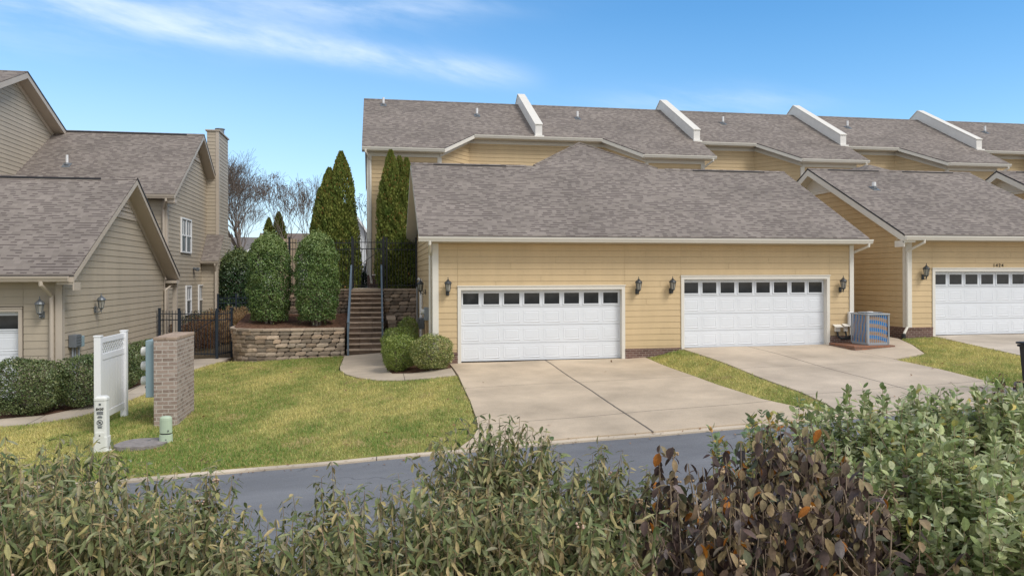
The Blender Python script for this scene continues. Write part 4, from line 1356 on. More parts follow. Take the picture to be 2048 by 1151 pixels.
for (ua, va, ub, vb, c) in ((360, 436, 380.5, 507, 2), (370, 573, 380.5, 628, 1), (395, 571, 405, 628, 1)):
    A = on_x(ua, va, HX); B = on_x(ub, vb, HX)
    side_window(th, HX + .016, A[1], B[1], B[2], A[2] + .05, c, 2)
# chimney chase: shed-roofed bump-out below, narrow chase above
cy0 = on_x(413, 400, HX)[1]
cxr = HX + .75
bump0 = on_x(404, 560, HX)[1] - .1
A = on_y(437, 400, cy0); cX1 = A[0]
bX1 = on_y(434, 560, bump0)[0]
cy1 = on_x(456, 400, cX1)[1]
ctop = on_y(425, 262, cy0)[2]; cmid = on_y(425, 471, cy0)[2]; beave = on_y(420, 520, bump0)[2]
c = MB()
siding(c, (0, cy0, 0), (1, 0, 0), (0, -1, 0), [rect(HX, cX1, cmid - .6, hRZ - 1.2), rect(on_y(414, 265, cy0)[0], cX1, hRZ - 1.2, ctop)], e=.17, joints=False)
siding(c, (cX1, 0, 0), (0, 1, 0), (1, 0, 0), [rect(cy0, cy1, cmid - .6, ctop)], e=.17, joints=False)
siding(c, (0, bump0, 0), (1, 0, 0), (0, -1, 0), [rect(HX, bX1, -.3, beave - .05)], e=.17, joints=False)
siding(c, (bX1, 0, 0), (0, 1, 0), (1, 0, 0), [[(bump0, -.3), (cy1, -.3), (cy1, cmid), (cy0, cmid), (bump0, beave)]], e=.17, joints=False)
cXl = on_y(414, 265, cy0)[0]
c.box(cXl, cX1 - .04, cy0 + .05, cy1, cmid - 1, ctop - .02)
ch = c.build('chimney', M['tan'], th)
c = MB()
c.box(cX1 - .12, cX1 + .03, cy0 - .03, cy0 - .002, cmid - .3, ctop)
c.box(cX1 + .002, cX1 + .03, cy0 - .002, cy0 + .12, cmid - .3, ctop)
c.box(bX1 - .12, bX1 + .03, bump0 - .03, bump0 - .002, -.3, beave - .05)
c.box(bX1 + .002, bX1 + .03, bump0 - .002, bump0 + .12, -.3, beave - .05)
c.box(HX, bX1 - .12, bump0 - .025, bump0 - .002, beave - .2, beave - .05)
c.box(cXl - .07, cX1 + .07, cy0 - .07, cy1 + .07, ctop + .002, ctop + .06)
c.build('chimney_trim', M['tantrim'], ch)
c = MB(); c.tube([((HX + cX1) / 2 + .12, (cy0 + cy1) / 2, ctop + .06), ((HX + cX1) / 2 + .12, (cy0 + cy1) / 2, ctop + .3)], .2, 14)
c.tube([((HX + cX1) / 2 + .12, (cy0 + cy1) / 2, ctop + .3), ((HX + cX1) / 2 + .12, (cy0 + cy1) / 2, ctop + .33)], .24, 14)
c.build('chimney_cap', M['metal'], ch)
c = MB()
slab(c, [(HX + .02, bump0 - .25, beave - .02), (bX1 + .12, bump0 - .25, beave - .02), (bX1 + .12, cy0 - .03, cmid + .05), (HX + .02, cy0 - .03, cmid + .05)], .04)
c.build('bump_out_roof', M['shingle'], th)
c = MB(); gutter(c, (HX, bump0 - .25, beave - .065), (bX1 + .12, bump0 - .25, beave - .065), (0, -1, 0), .1, .09)
downspout(c, (bX1 - .05, bump0 - .28, beave - .15), (bX1 - .06, bump0 - .06), .1, (0, -1, 0), .08); c.build('gutter', M['tantrim'], th)
# small porch between garage and house
po = MB()
q = on_x(312 + 40, 470, HX)
po.box(HX - 2, HX + .6, 29.9, 30.05, 2.15, 2.45)
po.box(HX + .45, HX + .6, 29.9, 30.05, -.3, 2.15)
po.box(HX - .3, HX - .15, 29.9, 30.05, -.3, 2.15)
po.build('porch_frame', M['tantrim'], th)
fl = MB()
q = on_x(386, 537, HX)
fl.tube([(HX + .016, q[1], q[2]), (HX + .06, q[1], q[2])], .07, 10)
fl.tube([(HX + .06, q[1] - .05, q[2]), (HX + .22, q[1] - .12, q[2] - .03)], [.05, .085], 10)
fl.tube([(HX + .06, q[1] + .05, q[2]), (HX + .22, q[1] + .14, q[2] - .03)], [.05, .085], 10)
o = fl.build('flood_light', M['darkgrey']); tag(o, 'twin dark flood light on the taupe wall left of the shed roof', 'flood light')

# taller wing
tw = thing('house', 'tall taupe house wing at the upper left corner with a wide pale gable', 'house', (-18, 32, 0), 'houses')
WX = -13.6
wRY, wRZ, wP = 31.7, 10.45, .43
w = MB()
siding(w, (WX, 0, 0), (0, 1, 0), (1, 0, 0), [[(26.3, 1), (37.1, 1), (37.1, wRZ - wP * 5.4 - .25), (wRY, wRZ - .28), (26.3, wRZ - wP * 5.4 - .25)]], e=.17, joints=False)
w.build('wall', M['tan'], tw)
r = MB()
wx0 = -13.15
for s in (-1, 1):
    e = [(-24, wRY, wRZ), (wx0, wRY, wRZ), (wx0, wRY + s * 5.9, wRZ - wP * 5.9), (-24, wRY + s * 5.9, wRZ - wP * 5.9)]
    slab(r, e if s < 0 else e[::-1])
r.prism([(-24, wRY - .14, wRZ - .05), (-24, wRY, wRZ + .022), (-24, wRY + .14, wRZ - .05)], (24 + wx0, 0, 0))
r.build('roof', M['shingle'], tw)
t = MB()
X = wx0 - .031
t.prism([(X, wRY - 5.85, wRZ - wP * 5.85 - .25), (X, wRY - 5.85, wRZ - wP * 5.85 - .04), (X, wRY, wRZ - .04), (X, wRY + 5.85, wRZ - wP * 5.85 - .04), (X, wRY + 5.85, wRZ - wP * 5.85 - .25), (X, wRY, wRZ - .25)], (.03, 0, 0))
for s in (-1, 1):
    t.prism([(WX + .005, wRY, wRZ - .25), (X - .001, wRY, wRZ - .25), (X - .001, wRY, wRZ - .21), (WX + .005, wRY, wRZ - .21)], (0, s * 5.8, -5.8 * wP))
    t.prism([(WX + .03, wRY, wRZ - .45), (WX + .018, wRY, wRZ - .45), (WX + .018, wRY, wRZ - .26), (WX + .03, wRY, wRZ - .26)], (0, s * 5.4, -5.4 * wP))
t.build('fascia', M['tantrim'], tw)
f = MB()
f.prism([(wx0 + .001, wRY, wRZ + .012), (wx0 + .001, wRY + 5.9, wRZ - wP * 5.9 + .008), (wx0 + .001, wRY + 5.9, wRZ - wP * 5.9 - .06), (wx0 + .001, wRY, wRZ - .06)], (.012, 0, 0))
f.build('drip_edge', M['felt'], tw)

# ================================================================== TERRACE, STAIRS, RETAINING WALLS
TZ = 2.05
terr = MB()
tp = [(-4.3, 30.15), (1.6, 30.15), (1.6, 60), (-4.3, 60)]
sheet(tp, 0, 1.0, 1.5, lambda x, y: np.full_like(x, TZ - .02) + .01 * np.sin(x * 3) * np.cos(y * 2)).build('terrace_bed', M['mulch'], kind='structure')
tw_ = MB(); tw_.box(-1.0, 1.1, 29.95, 38, TZ - .1, TZ + .012); tw_.build('terrace_walk', M['walk'], kind='structure')
SX0, SX1, SY0, SY1 = -1.0, .28, 26.15, 29.95
SB = g(-.4, 26.15) + .01
NR = 13
st = thing('staircase', 'steep flight of dark stone block steps up to the black gate', 'stairs', ((SX0 + SX1) / 2, 26.2, SB))
b = MB(); rs = (TZ - SB) / NR; rn = (SY1 - SY0) / (NR - 1)
rr = random.Random(11)
for k in range(NR):
    y = SY0 + rn * k; z = SB + rs * (k + 1)
    x = SX0
    while x < SX1 - .02:
        x2 = min(SX1, x + rr.uniform(.36, .46))
        if SX1 - x2 < .15: x2 = SX1
        t_ = rr.uniform(.6, 1.2)
        jy = rr.uniform(-.012, .012)
        b.bbox(x + .003, x2 - .003, y + jy + .03, y + rn + .06, z - rs - (.3 if k else .0), z - .045, .015, (t_, t_ * .97, t_ * .95))
        x = x2
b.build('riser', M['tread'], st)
b = MB()
for k in range(NR):
    y = SY0 + rn * k; z = SB + rs * (k + 1)
    x = SX0
    while x < SX1 - .02:
        x2 = min(SX1, x + .43)
        if SX1 - x2 < .2: x2 = SX1
        t_ = rr.uniform(.85, 1.15)
        b.bbox(x + .002, x2 - .002, y - .01, y + rn + .02, z - .044, z + rr.uniform(-.004, .004), .008, (t_ * 1.05, t_, t_ * .95))
        x = x2
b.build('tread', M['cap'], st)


def block_wall(parent, path, zb, zt, seed=1, course=.142, L=.36, mat=None, capz=.07, cap=True, depth=.28, dark=1.0):
    """dry-laid split-face block wall along a path; every block rough and slightly different"""
    rr = random.Random(seed)
    P = [Vector((*p, 0)) for p in path]
    cum = [0]
    for a, c in zip(P[:-1], P[1:]): cum.append(cum[-1] + (c - a).length)
    tot = cum[-1]

    def at(s):
        s = max(0, min(tot, s))
        for i in range(len(P) - 1):
            if s <= cum[i + 1] + 1e-9:
                f = (s - cum[i]) / (cum[i + 1] - cum[i] + 1e-9)
                return P[i].lerp(P[i + 1], f)
        return P[-1]
    mb = MB(); k = 0
    z = zt - capz if cap else zt
    while z > zb - .02:
        s = -(k % 2) * L / 2 + rr.uniform(-.04, .04)
        while s < tot:
            e = s + rr.choice([.26, .34, .36, .40])
            s0, s1 = max(0, s), min(tot, e)
            if s1 - s0 > .06:
                A, B = at(s0 + .004), at(s1 - .004)
                d = (B - A).normalized(); n_ = Vector((d.y, -d.x, 0))
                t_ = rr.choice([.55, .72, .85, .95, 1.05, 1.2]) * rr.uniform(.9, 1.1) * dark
                w_ = rr.uniform(-.05, .05)
                col = (t_ * (1 + w_), t_, t_ * (1 - w_))
                nx_, nz_ = 5, 4
                base = -.012 * k + rr.uniform(-.012, .012)
                grid = []
                for j in range(nz_):
                    for i in range(nx_):
                        fx, fz = i / (nx_ - 1), j / (nz_ - 1)
                        edge = (i in (0, nx_ - 1)) or (j in (0, nz_ - 1))
                        o = base + (0 if edge else rr.uniform(.003, .015))
                        p = A.lerp(B, fx) + n_ * o
                        grid.append((p.x, p.y, z - course + .006 + fz * (course - .012)))
                fs = [(j * nx_ + i, j * nx_ + i + 1, (j + 1) * nx_ + i + 1, (j + 1) * nx_ + i) for j in range(nz_ - 1) for i in range(nx_ - 1)]
                mb.poly(grid, fs, col)
                mb.prism([A + n_ * base + Vector((0, 0, z - course + .006)), B + n_ * base + Vector((0, 0, z - course + .006)), B + n_ * base + Vector((0, 0, z - .006)), A + n_ * base + Vector((0, 0, z - .006))], -n_ * depth, col)
            s = e
        z -= course; k += 1
    mb.build('block_courses', mat or M['stone'], parent)
    if cap:
        mb = MB(); s = 0
        while s < tot:
            e = min(tot, s + rr.uniform(.42, .5))
            A, B = at(s + .003), at(e - .003)
            if (B - A).length > .05:
                d = (B - A).normalized(); n_ = Vector((d.y, -d.x, 0)); t_ = rr.uniform(.7, 1.15)
                o = .045 + rr.uniform(-.01, .01)
                mb.prism([A + n_ * o + Vector((0, 0, zt - capz)), B + n_ * o + Vector((0, 0, zt - capz)), B + n_ * o + Vector((0, 0, zt)), A + n_ * o + Vector((0, 0, zt))], -n_ * (depth + .04), (t_, t_ * .98, t_ * .95))
            s = e
        mb.build('cap_course', M['cap'], parent)


lw = thing('retaining_wall', 'low curved wall of rough stone blocks holding the mulch bed by the lawn', 'retaining wall', (-3, 26.3, -.2), 'stone block retaining walls')
curve = [(-4.9, 29.2), (-5.0, 28.2), (-4.97, 27.4), (-4.8, 26.85), (-4.5, 26.5), (-4.1, 26.3), (-3.6, 26.2), (-1.06, 26.2)]
block_wall(lw, curve, -.55, .79, 3)
uw = thing('retaining_wall', 'dark upper block wall behind the two clipped hollies', 'retaining wall', (-3, 30, 1.4), 'stone block retaining walls')
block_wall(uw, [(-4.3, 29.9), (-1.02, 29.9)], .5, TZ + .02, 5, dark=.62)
rw = thing('retaining_wall', 'tall block wall between the steps and the garage side wall', 'retaining wall', (1, 29.5, 1), 'stone block retaining walls')
block_wall(rw, [(.30, 26.9), (.30, 29.5), (1.62, 29.5)][1:], -.2, TZ + .02, 8, dark=.8)
sw = thing('retaining_wall', 'stepped block cheek wall along the right side of the steps', 'retaining wall', (.4, 28, 1), 'stone block retaining walls')
for i in range(5):
    y0 = 26.9 + i * .6
    pass
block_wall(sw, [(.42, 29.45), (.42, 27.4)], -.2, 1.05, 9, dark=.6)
# planter soil between the walls
PL = [(-4.85, 29.8), (-4.85, 27.4), (-4.7, 26.95), (-4.45, 26.65), (-4.1, 26.46), (-3.6, 26.36), (-1.06, 26.36), (-1.06, 29.8)]
sheet(PL, 0, .4, .3, lambda x, y: .70 + .12 * (y - 26.3) + .03 * np.sin(x * 5) * np.cos(y * 4)).build('planter_mulch', M['mulch'], kind='structure')


def handrail(x, label, dbl):
    o = thing('handrail', label, 'handrail', (x, 26.3, SB), 'handrails of the steps')
    y0, y1 = 26.05, 29.75
    zt0 = SB + 1.12
    zt1 = TZ + .93
    b = MB(); b.box(x - .03, x + .03, y0 - .03, y0 + .03, SB - .02, zt0 - .03); b.bbox(x - .045, x + .045, y0 - .045, y0 + .045, zt0 - .03, zt0, .006); b.build('post', M['rail'], o)
    b = MB(); b.box(x - .03, x + .03, y1 - .03, y1 + .03, TZ - .02, zt1 + .01); b.build('post', M['rail'], o)
    b = MB(); b.beam((x, y0, zt0 - .05), (x, y1 + .06, zt1), .06, .05); b.build('rail', M['rail'], o)
    b = MB(); b.beam((x, y0 + .1, zt0 - .62), (x, y1, zt1 - .55), .035, .04); b.build('lower_rail', M['rail'], o)


handrail(SX0 + .06, 'blue grey metal handrail on the left edge of the stone steps', True)
handrail(SX1 - .07, 'blue grey metal handrail on the right edge of the stone steps', False)


def fence(label, pts, zb, zt, mat, cat='fence', name='iron_fence', grp='black iron fences', pick=.115, posts=None, gate=None, rails=(.93, .80, .07), over=.0):
    """iron fence: square posts, three rails, round pickets"""
    o = thing(name, label, cat, (*pts[0], zb), grp)
    for i, p in enumerate(pts):
        if posts and i not in posts: continue
        b = MB(); w_ = .038
        b.box(p[0] - w_, p[0] + w_, p[1] - w_, p[1] + w_, zb - .3, zt + .06)
        b.bbox(p[0] - w_ - .008, p[0] + w_ + .008, p[1] - w_ - .008, p[1] + w_ + .008, zt + .06, zt + .09, .005)
        b.build('post', mat, o)
    for p, q in zip(pts[:-1], pts[1:]):
        a = Vector((*p, 0)); c = Vector((*q, 0)); L_ = (c - a).length; d = (c - a) / L_
        b = MB()
        for r_ in rails:
            z = zb + (zt - zb) * r_
            b.beam(a + d * .04 + Vector((0, 0, z)), c - d * .04 + Vector((0, 0, z)), .028, .032)
        n_ = max(2, int(L_ / pick))
        for k in range(1, n_):
            s = a + d * (L_ * k / n_)
            b.beam(s + Vector((0, 0, zb + .05)), s + Vector((0, 0, zt)), .017, .017)
        if gate and (p, q) == gate[0]:
            z0, z1 = gate[1]
            b.beam(a + d * .05 + Vector((0, 0, z0)), c - d * .05 + Vector((0, 0, z1)), .022, .022)
            for ss in (.06, L_ - .06):
                s = a + d * ss
                b.beam(s + Vector((0, 0, zb + .04)), s + Vector((0, 0, zt)), .035, .035)
        b.build('gate_panel' if gate and (p, q) == gate[0] else 'fence_panel', mat, o)
    return o


A_ = (-7.58, 28.2); B_ = (-6.75, 27.95); C_ = (-5.42, 27.5); D_ = (-4.95, 27.9)
A_ = on_y(319, 620, 28.4)[:2]; B_ = on_y(358, 620, 28.05)[:2]; C_ = on_y(434, 620, 27.45)[:2]; D_ = on_y(463, 620, 28.3)[:2]
fence('blue black iron fence and gate from the taupe garage corner to the curved stone wall', [A_, B_, C_, D_], -.25, 1.36, M['ironblue'], gate=((B_, C_), (.3, 1.1)), pick=.12)
e0 = at_t(436, 590, 33)[:2]; e1 = at_t(472, 590, 33.5)[:2]; e2 = at_t(515, 590, 34)[:2]
fence('distant blue black iron fence left of the clipped hollies', [e0, e1, e2], .1, 1.72, M['ironblue'], pick=.12)
G0 = (-.92, 30.15); G1 = (.30, 30.15)
W0 = (-4.3, 30.15)
fence('black iron fence on the upper wall behind the clipped hollies', [(-3.9, 30.15), (-3.3, 30.15), G0], TZ, TZ + 1.95, M['iron'], posts=(1,))
fence('black iron gate with a diagonal brace at the top of the steps', [G0, G1], TZ, TZ + 1.98, M['iron'], cat='gate', name='iron_gate', gate=((G0, G1), (TZ + .75, TZ + 1.6)))
fence('black iron fence in front of the right evergreens beside the garage', [(.42, 30.15), (1.58, 30.15)], TZ, TZ + 1.95, M['iron'])
# tan panel seen between the hollies
tpn = MB()
p0 = at_t(560, 540, 32.5); p1 = at_t(594, 540, 32.5)
for k in range(5):
    a = p0[0] + (p1[0] - p0[0]) * k / 5; c = p0[0] + (p1[0] - p0[0]) * (k + 1) / 5 - .006
    tpn.box(a, c, p0[1], p0[1] + .03, TZ - .3, CAMZ + 32.5 * (553 - 476) / 1500)
o = tpn.build('fence_board_panel', paint('pale_board', (.55, .43, .30), .7, .1)); tag(o, 'pale board screen glimpsed between the two clipped hollies', 'screen')

# ================================================================== UTILITY OBJECTS ON THE LAWN
sc = thing('privacy_screen', 'white vinyl privacy screen with a lattice top standing on the lawn', 'fence panel', (-5.66, 17.5, -.7))
sx_, sy0, sy1 = -5.66, 16.8, 18.42
zb0, zb1 = g(sx_, sy0), g(sx_, sy1)
zt_ = 1.32
for y, z0 in ((sy0, zb0), (sy1, zb1)):
    b = MB(); b.bbox(sx_ - .065, sx_ + .065, y - .065, y + .065, z0 - .1, zt_ - .02, .006)
    b.bbox(sx_ - .075, sx_ + .075, y - .075, y + .075, zt_ - .02, zt_ + .01, .006); b.build('post', M['white'], sc)
b = MB()
ya, yb = sy0 + .066, sy1 - .066
for z0, z1 in ((-.44, -.30), (.80, .93), (1.16, 1.27)):
    b = MB(); b.bbox(sx_ - .025, sx_ + .025, ya, yb, z0, z1, .004); b.build('rail', M['white'], sc)
b = MB(); n_ = 9
for k in range(n_):
    a = ya + (yb - ya) * k / n_; c = ya + (yb - ya) * (k + 1) / n_
    b.bbox(sx_ - .014, sx_ + .014, a + .002, c - .002, -.299, .799, .003)
b.build('board_panel', M['white'], sc)
b = MB()
z0, z1 = .931, 1.159; Lh = z1 - z0
y = ya - Lh
while y < yb:
    for s in (0, 1):
        pa = [y, z0]; pb = [y + Lh, z1]
        if s: pa, pb = [y, z1], [y + Lh, z0]
        # clip to the frame
        if pa[0] < ya:
            f_ = (ya - pa[0]) / Lh; pa = [ya, pa[1] + (pb[1] - pa[1]) * f_]
        if pb[0] > yb:
            f_ = (yb - pa[0]) / (pb[0] - pa[0]); pb = [yb, pa[1] + (pb[1] - pa[1]) * f_]
        if pb[0] - pa[0] > .02:
            X = sx_ + (.006 if s else -.006)
            b.beam((X, pa[0], pa[1]), (X, pb[0], pb[1]), .03, .008, up=(1, 0, 0))
    y += .105
b.build('lattice', M['white'], sc)

pz = thing('brick_pillar', 'thick freestanding brick pillar on the lawn carrying the meter cabinet', 'pillar', (-4.4, 17.6, -.65))
bx0, bx1, by0, by1 = -4.62, -4.16, 16.9, 18.45
b = MB(); b.bbox(bx0, bx1, by0, by1, -.9, 1.20, .012); b.build('brickwork', M['pbrick'], pz)
b = MB(); rr = random.Random(4)
y = by0 - .01
while y < by1:
    for (xa, xb) in ((bx0 - .008, (bx0 + bx1) / 2 - .004), ((bx0 + bx1) / 2 + .004, bx1 + .008)):
        t_ = rr.uniform(.85, 1.15)
        b.bbox(xa, xb, y + .003, min(y + .098, by1 + .01), 1.201, 1.265 + rr.uniform(-.004, .004), .008, (t_, t_ * .98, t_ * .95))
    y += .102
b.build('pillar_cap', M['pcap'], pz)
mc = thing('meter_cabinet', 'blue grey metal cabinet with three round electric meters on the brick pillar', 'meter cabinet', (-4.75, 17.3, .6))
b = MB(); b.bbox(bx0 - .2, bx0 - .005, 17.05, 17.75, -.02, 1.19, .012)
b.box(bx0 - .205, bx0 - .199, 17.1, 17.7, .04, .2)
b.build('cabinet_body', M['bluegrey'], mc)
for z in (.93, .62, .30):
    b = MB(); b.tube([(bx0 - .2, 17.4, z), (bx0 - .23, 17.4, z), (bx0 - .24, 17.4, z), (bx0 - .36, 17.4, z), (bx0 - .375, 17.4, z)], [.115, .115, .10, .095, .08], 18)
    m_ = b.build('meter', M['meter'], mc)
    b = MB(); b.box(bx0 - .30, bx0 - .22, 17.36, 17.44, z - .16, z - .12); b.build('meter_seal', M['darkgrey'], m_)

ped = thing('utility_pedestal', 'tall white utility pedestal numbered 8430 on the front lawn', 'pedestal', (-5.05, 15.2, -.72))
q = at_t(204, 898, 14.1)
qx, qy = q[0], q[1]; qz = g(qx, qy)


def rounded(b, cx, cy, w_, d_, z0, z1, t0=1.0, r=.04, col=None):
    prof = []
    for (sx, sy) in ((1, 1), (-1, 1), (-1, -1), (1, -1)):
        a0 = {(1, 1): 0, (-1, 1): 90, (-1, -1): 180, (1, -1): 270}[(sx, sy)]
        for k in range(4):
            a = math.radians(a0 + 30 * k)
            prof.append((sx * (w_ / 2 - r) + r * math.cos(a), sy * (d_ / 2 - r) + r * math.sin(a)))
    n_ = len(prof)
    pts = [(cx + x, cy + y, z0) for x, y in prof] + [(cx + x * t0, cy + y * t0, z1) for x, y in prof]
    b.poly(pts, [tuple(range(n_ - 1, -1, -1)), tuple(range(n_, 2 * n_))] + [(i, (i + 1) % n_, n_ + (i + 1) % n_, n_ + i) for i in range(n_)], col)


b = MB(); rounded(b, qx, qy, .255, .24, qz - .05, qz + .27, .99); b.build('pedestal_base', M['whiteped'], ped)
b = MB(); rounded(b, qx, qy, .225, .21, qz + .271, qz + .96, .95, .035); b.build('pedestal_cover', M['whiteped'], ped)
b = MB(); rounded(b, qx, qy, .235, .22, qz + .961, qz + 1.0, .97, .04); rounded(b, qx, qy, .225, .21, qz + 1.0, qz + 1.03, .75, .05); b.build('pedestal_lid', M['whiteped'], ped)
b = MB(); rounded(b, qx, qy - .112, .16, .02, qz + .27, qz + .36, 1, .008); b.tube([(qx, qy - .12, qz + .31), (qx, qy - .128, qz + .31)], .014, 8, (.1, .1, .1)); b.build('hasp_plate', M['whiteped'], ped)
b = MB(); b.tube([(qx + .13, qy - .08, qz + .0), (qx + .19, qy - .1, qz + .02)], .04, 10); b.build('drain_cap', M['whiteped'], ped)
put_text('8430', .066, M['ink'], Matrix.Translation((qx, qy - .113, qz + .80)) @ FACE_S, ped, 'pedestal_number')
b = MB()
b.box(qx - .055, qx + .055, qy - .1105, qy - .104, qz + .725, qz + .75); b.box(qx - .055, qx + .055, qy - .1105, qy - .104, qz + .70, qz + .712)
b.box(qx - .018, qx + .018, qy - .1095, qy - .1, qz + .87, qz + .905)
for z, w2 in ((.665, .03), (.65, .045), (.635, .04), (.475, .045), (.46, .03), (.445, .038)):
    b.box(qx - w2, qx + w2, qy - .1105, qy - .104, qz + z, qz + z + .007)
b.build('printed_stripe', M['ink'], ped)
ring = MB()
for k in range(20):
    a0, a1 = 2 * math.pi * k / 20, 2 * math.pi * (k + 1) / 20
    P_ = lambda r, a: (qx + r * math.cos(a), qy - .1125, qz + .55 + r * math.sin(a))
    ring.face([P_(.042, a0), P_(.042, a1), P_(.054, a1), P_(.054, a0)][::-1])
ring.beam((qx - .034, qy - .1125, qz + .585), (qx + .034, qy - .1125, qz + .515), .012, .003, up=(0, 1, 0))
ring.beam((qx - .02, qy - .1125, qz + .535), (qx + .015, qy - .1125, qz + .565), .018, .003, up=(0, 1, 0))
ring.build('round_symbol', M['ink'], ped)

gp = thing('cable_pedestal', 'short pale green cable pedestal at the corner of the brick pillar', 'pedestal', (-3.98, 15.4, -.7))
q = at_t(332, 884, 14.5); qx, qy = q[0], q[1]; qz = g(qx, qy)
b = MB(); b.lathe([(.125, -.05), (.12, .15), (.118, .16), (.105, .161)], (qx, qy, qz), 20, sy=.75); b.build('pedestal_base', M['greenped'], gp)
b = MB(); b.lathe([(.10, .161), (.10, .185)], (qx, qy, qz), 20, sy=.75); b.build('cable_gap', M['black'], gp)
b = MB(); b.lathe([(.112, .186), (.115, .2), (.113, .44), (.108, .475), (.09, .5), (.06, .51)], (qx, qy, qz), 20, sy=.75); b.build('pedestal_cover', M['greenped'], gp)
b = MB(); b.tube([(qx + .06, qy - .08, qz + .24), (qx + .065, qy - .092, qz + .24)], .014, 8); b.tube([(qx + .02, qy - .085, qz + .07), (qx + .022, qy - .096, qz + .07)], .012, 8); b.build('bolt', M['ink'], gp)

vl = thing('utility_vault_lid', 'weathered grey vault lid lying flat in the grass between the two pedestals', 'vault lid', (-4.5, 15.1, -.7))
pa = at_t(228, 901, 13.95); pb_ = at_t(316, 898, 14.1)
cx, cy = (pa[0] + pb_[0]) / 2, (pa[1] + pb_[1]) / 2 + .35
ol = smooth_poly([(cx - .5, cy - .42), (cx + .42, cy - .46), (cx + .5, cy + .3), (cx + .25, cy + .38), (cx - .35, cy + .36)], 2)
b = MB(); zz = g(cx, cy)
b.prism([(x, y, zz - .02) for x, y in ol], (0, 0, .085)); b.build('lid_slab', M['vault'], vl)
b = MB(); b.lathe([(.03, .065), (.03, .075)], (cx + .1, cy + .1, zz), 10); b.build('lid_bolt', M['metal'], vl)

# ================================================================== AIR CONDITIONER, BIN
pad = thing('equipment_pad', 'low brick paver pad under the air conditioner', 'pad', (15, 21, .3))
px0, px1, py0, py1 = 14.25, 15.64, 20.5, 21.8
pzz = .385
b = MB(); b.bbox(px0, px1, py0, py1, .1, pzz, .012); b.build('paver_bed', M['paver'], pad)
ac = thing('air_conditioner', 'grey outdoor air conditioner unit with blue and copper rippled coils on a paver pad', 'air conditioner', (15.2, 21, pzz))
ax0, ax1, ay0, ay1 = 14.80, 15.56, 20.65, 21.48
z0, z1 = pzz + .03, pzz + .97
b = MB(); b.bbox(ax0 + .02, ax1 - .02, ay0 + .02, ay1 - .02, pzz, z0 + .05, .01); b.build('base_pan', M['acgrey'], ac)
b = MB(); b.box(ax0 + .05, ax1 - .05, ay0 + .05, ay1 - .05, z0 + .051, z1 - .06); b.build('coil', M['coil'], ac)
for (x, y) in ((ax0, ay0), (ax1, ay0), (ax0, ay1), (ax1, ay1)):
    b = MB(); w_ = .075 if (x, y) == (ax0, ay0) else .045
    sx = 1 if x == ax0 else -1; sy = 1 if y == ay0 else -1
    b.bbox(min(x, x + sx * w_), max(x, x + sx * w_), min(y, y + sy * w_), max(y, y + sy * w_), z0, z1 - .05, .012); b.build('corner_post', M['acgrey'], ac)
b = MB(); b.bbox(ax0 - .012, ax1 + .012, ay0 - .012, ay1 + .012, z1 - .05, z1, .015); b.build('top_cover', M['acgrey'], ac)
b = MB()
n_ = 9
for k in range(1, n_):
    x = ax0 + .06 + (ax1 - ax0 - .12) * k / n_; b.box(x - .007, x + .007, ay0 + .004, ay0 + .016, z0 + .052, z1 - .051)
    y = ay0 + .06 + (ay1 - ay0 - .12) * k / n_
    b.box(ax0 + .004, ax0 + .016, y - .007, y + .007, z0 + .052, z1 - .051); b.box(ax1 - .016, ax1 - .004, y - .007, y + .007, z0 + .052, z1 - .051)
for k in range(1, 5):
    z = z0 + (z1 - z0) * k / 5
    b.box(ax0 + .06, ax1 - .06, ay0 + .017, ay0 + .022, z - .003, z + .003); b.box(ax0 + .017, ax0 + .022, ay0 + .06, ay1 - .06, z - .003, z + .003)
b.build('grille', M['acgrey'], ac)
b = MB()
acx, acy = (ax0 + ax1) / 2, (ay0 + ay1) / 2
b.lathe([(.36, .001), (.36, .008)], (acx, acy, z1), 28)
b.build('fan_opening', M['black'], ac)
b = MB()
for r_ in (.1, .16, .22, .28, .34):
    b.tube([(acx + r_ * math.cos(a), acy + r_ * math.sin(a), z1 + .02) for a in np.linspace(0, 2 * math.pi, 25)], .006, 5)
for k in range(12):
    a = 2 * math.pi * k / 12; b.tube([(acx + .08 * math.cos(a), acy + .08 * math.sin(a), z1 + .022), (acx + .36 * math.cos(a), acy + .36 * math.sin(a), z1 + .012)], .006, 5)
b.build('fan_guard', M['acgrey'], ac)
b = MB(); b.lathe([(.1, .01), (.1, .035), (.085, .045)], (acx, acy, z1), 20); b.build('fan_cap', M['pipe'], ac)
ds = thing('disconnect_box', 'cream electrical boxes with black conduit on the wall left of the air conditioner', 'box', (14.6, 21.9, .7))
b = MB()
b.bbox(14.55, 14.72, GY - .11, GY - .02, .72, .88, .01); b.prism([(14.50, GY - .2, .86), (14.77, GY - .2, .86), (14.77, GY - .02, .93), (14.50, GY - .02, .93)], (0, 0, .02)); b.build('box_body', M['trim'], ds)
b = MB(); b.bbox(14.86, 14.98, GY - .11, GY - .035, .72, .90, .01); b.prism([(14.82, GY - .17, .88), (15.02, GY - .17, .88), (15.02, GY - .035, .95), (14.82, GY - .035, .95)], (0, 0, .02)); b.build('box_body', M['trim'], ds)
b = MB(); b.tube([(14.62, GY - .1, .72), (14.62, GY - .12, .58), (14.70, GY - .2, .5), (14.8, GY - .35, .55), (14.85, GY - .5, .62)], .035, 8)
b.tube([(14.9, GY - .1, .72), (14.88, GY - .18, .62), (14.8, GY - .28, .58), (14.75, GY - .3, .5), (14.9, GY - .45, .52)], .03, 8); b.build('conduit', M['black'], ds)
wb = MB(); wb.bbox(15.02, 15.16, GY - .14, GY - .035, .9, 1.35, .01)
o = wb.build('breaker_box', M['pipe']); tag(o, 'white breaker box on the corner board behind the air conditioner', 'box')

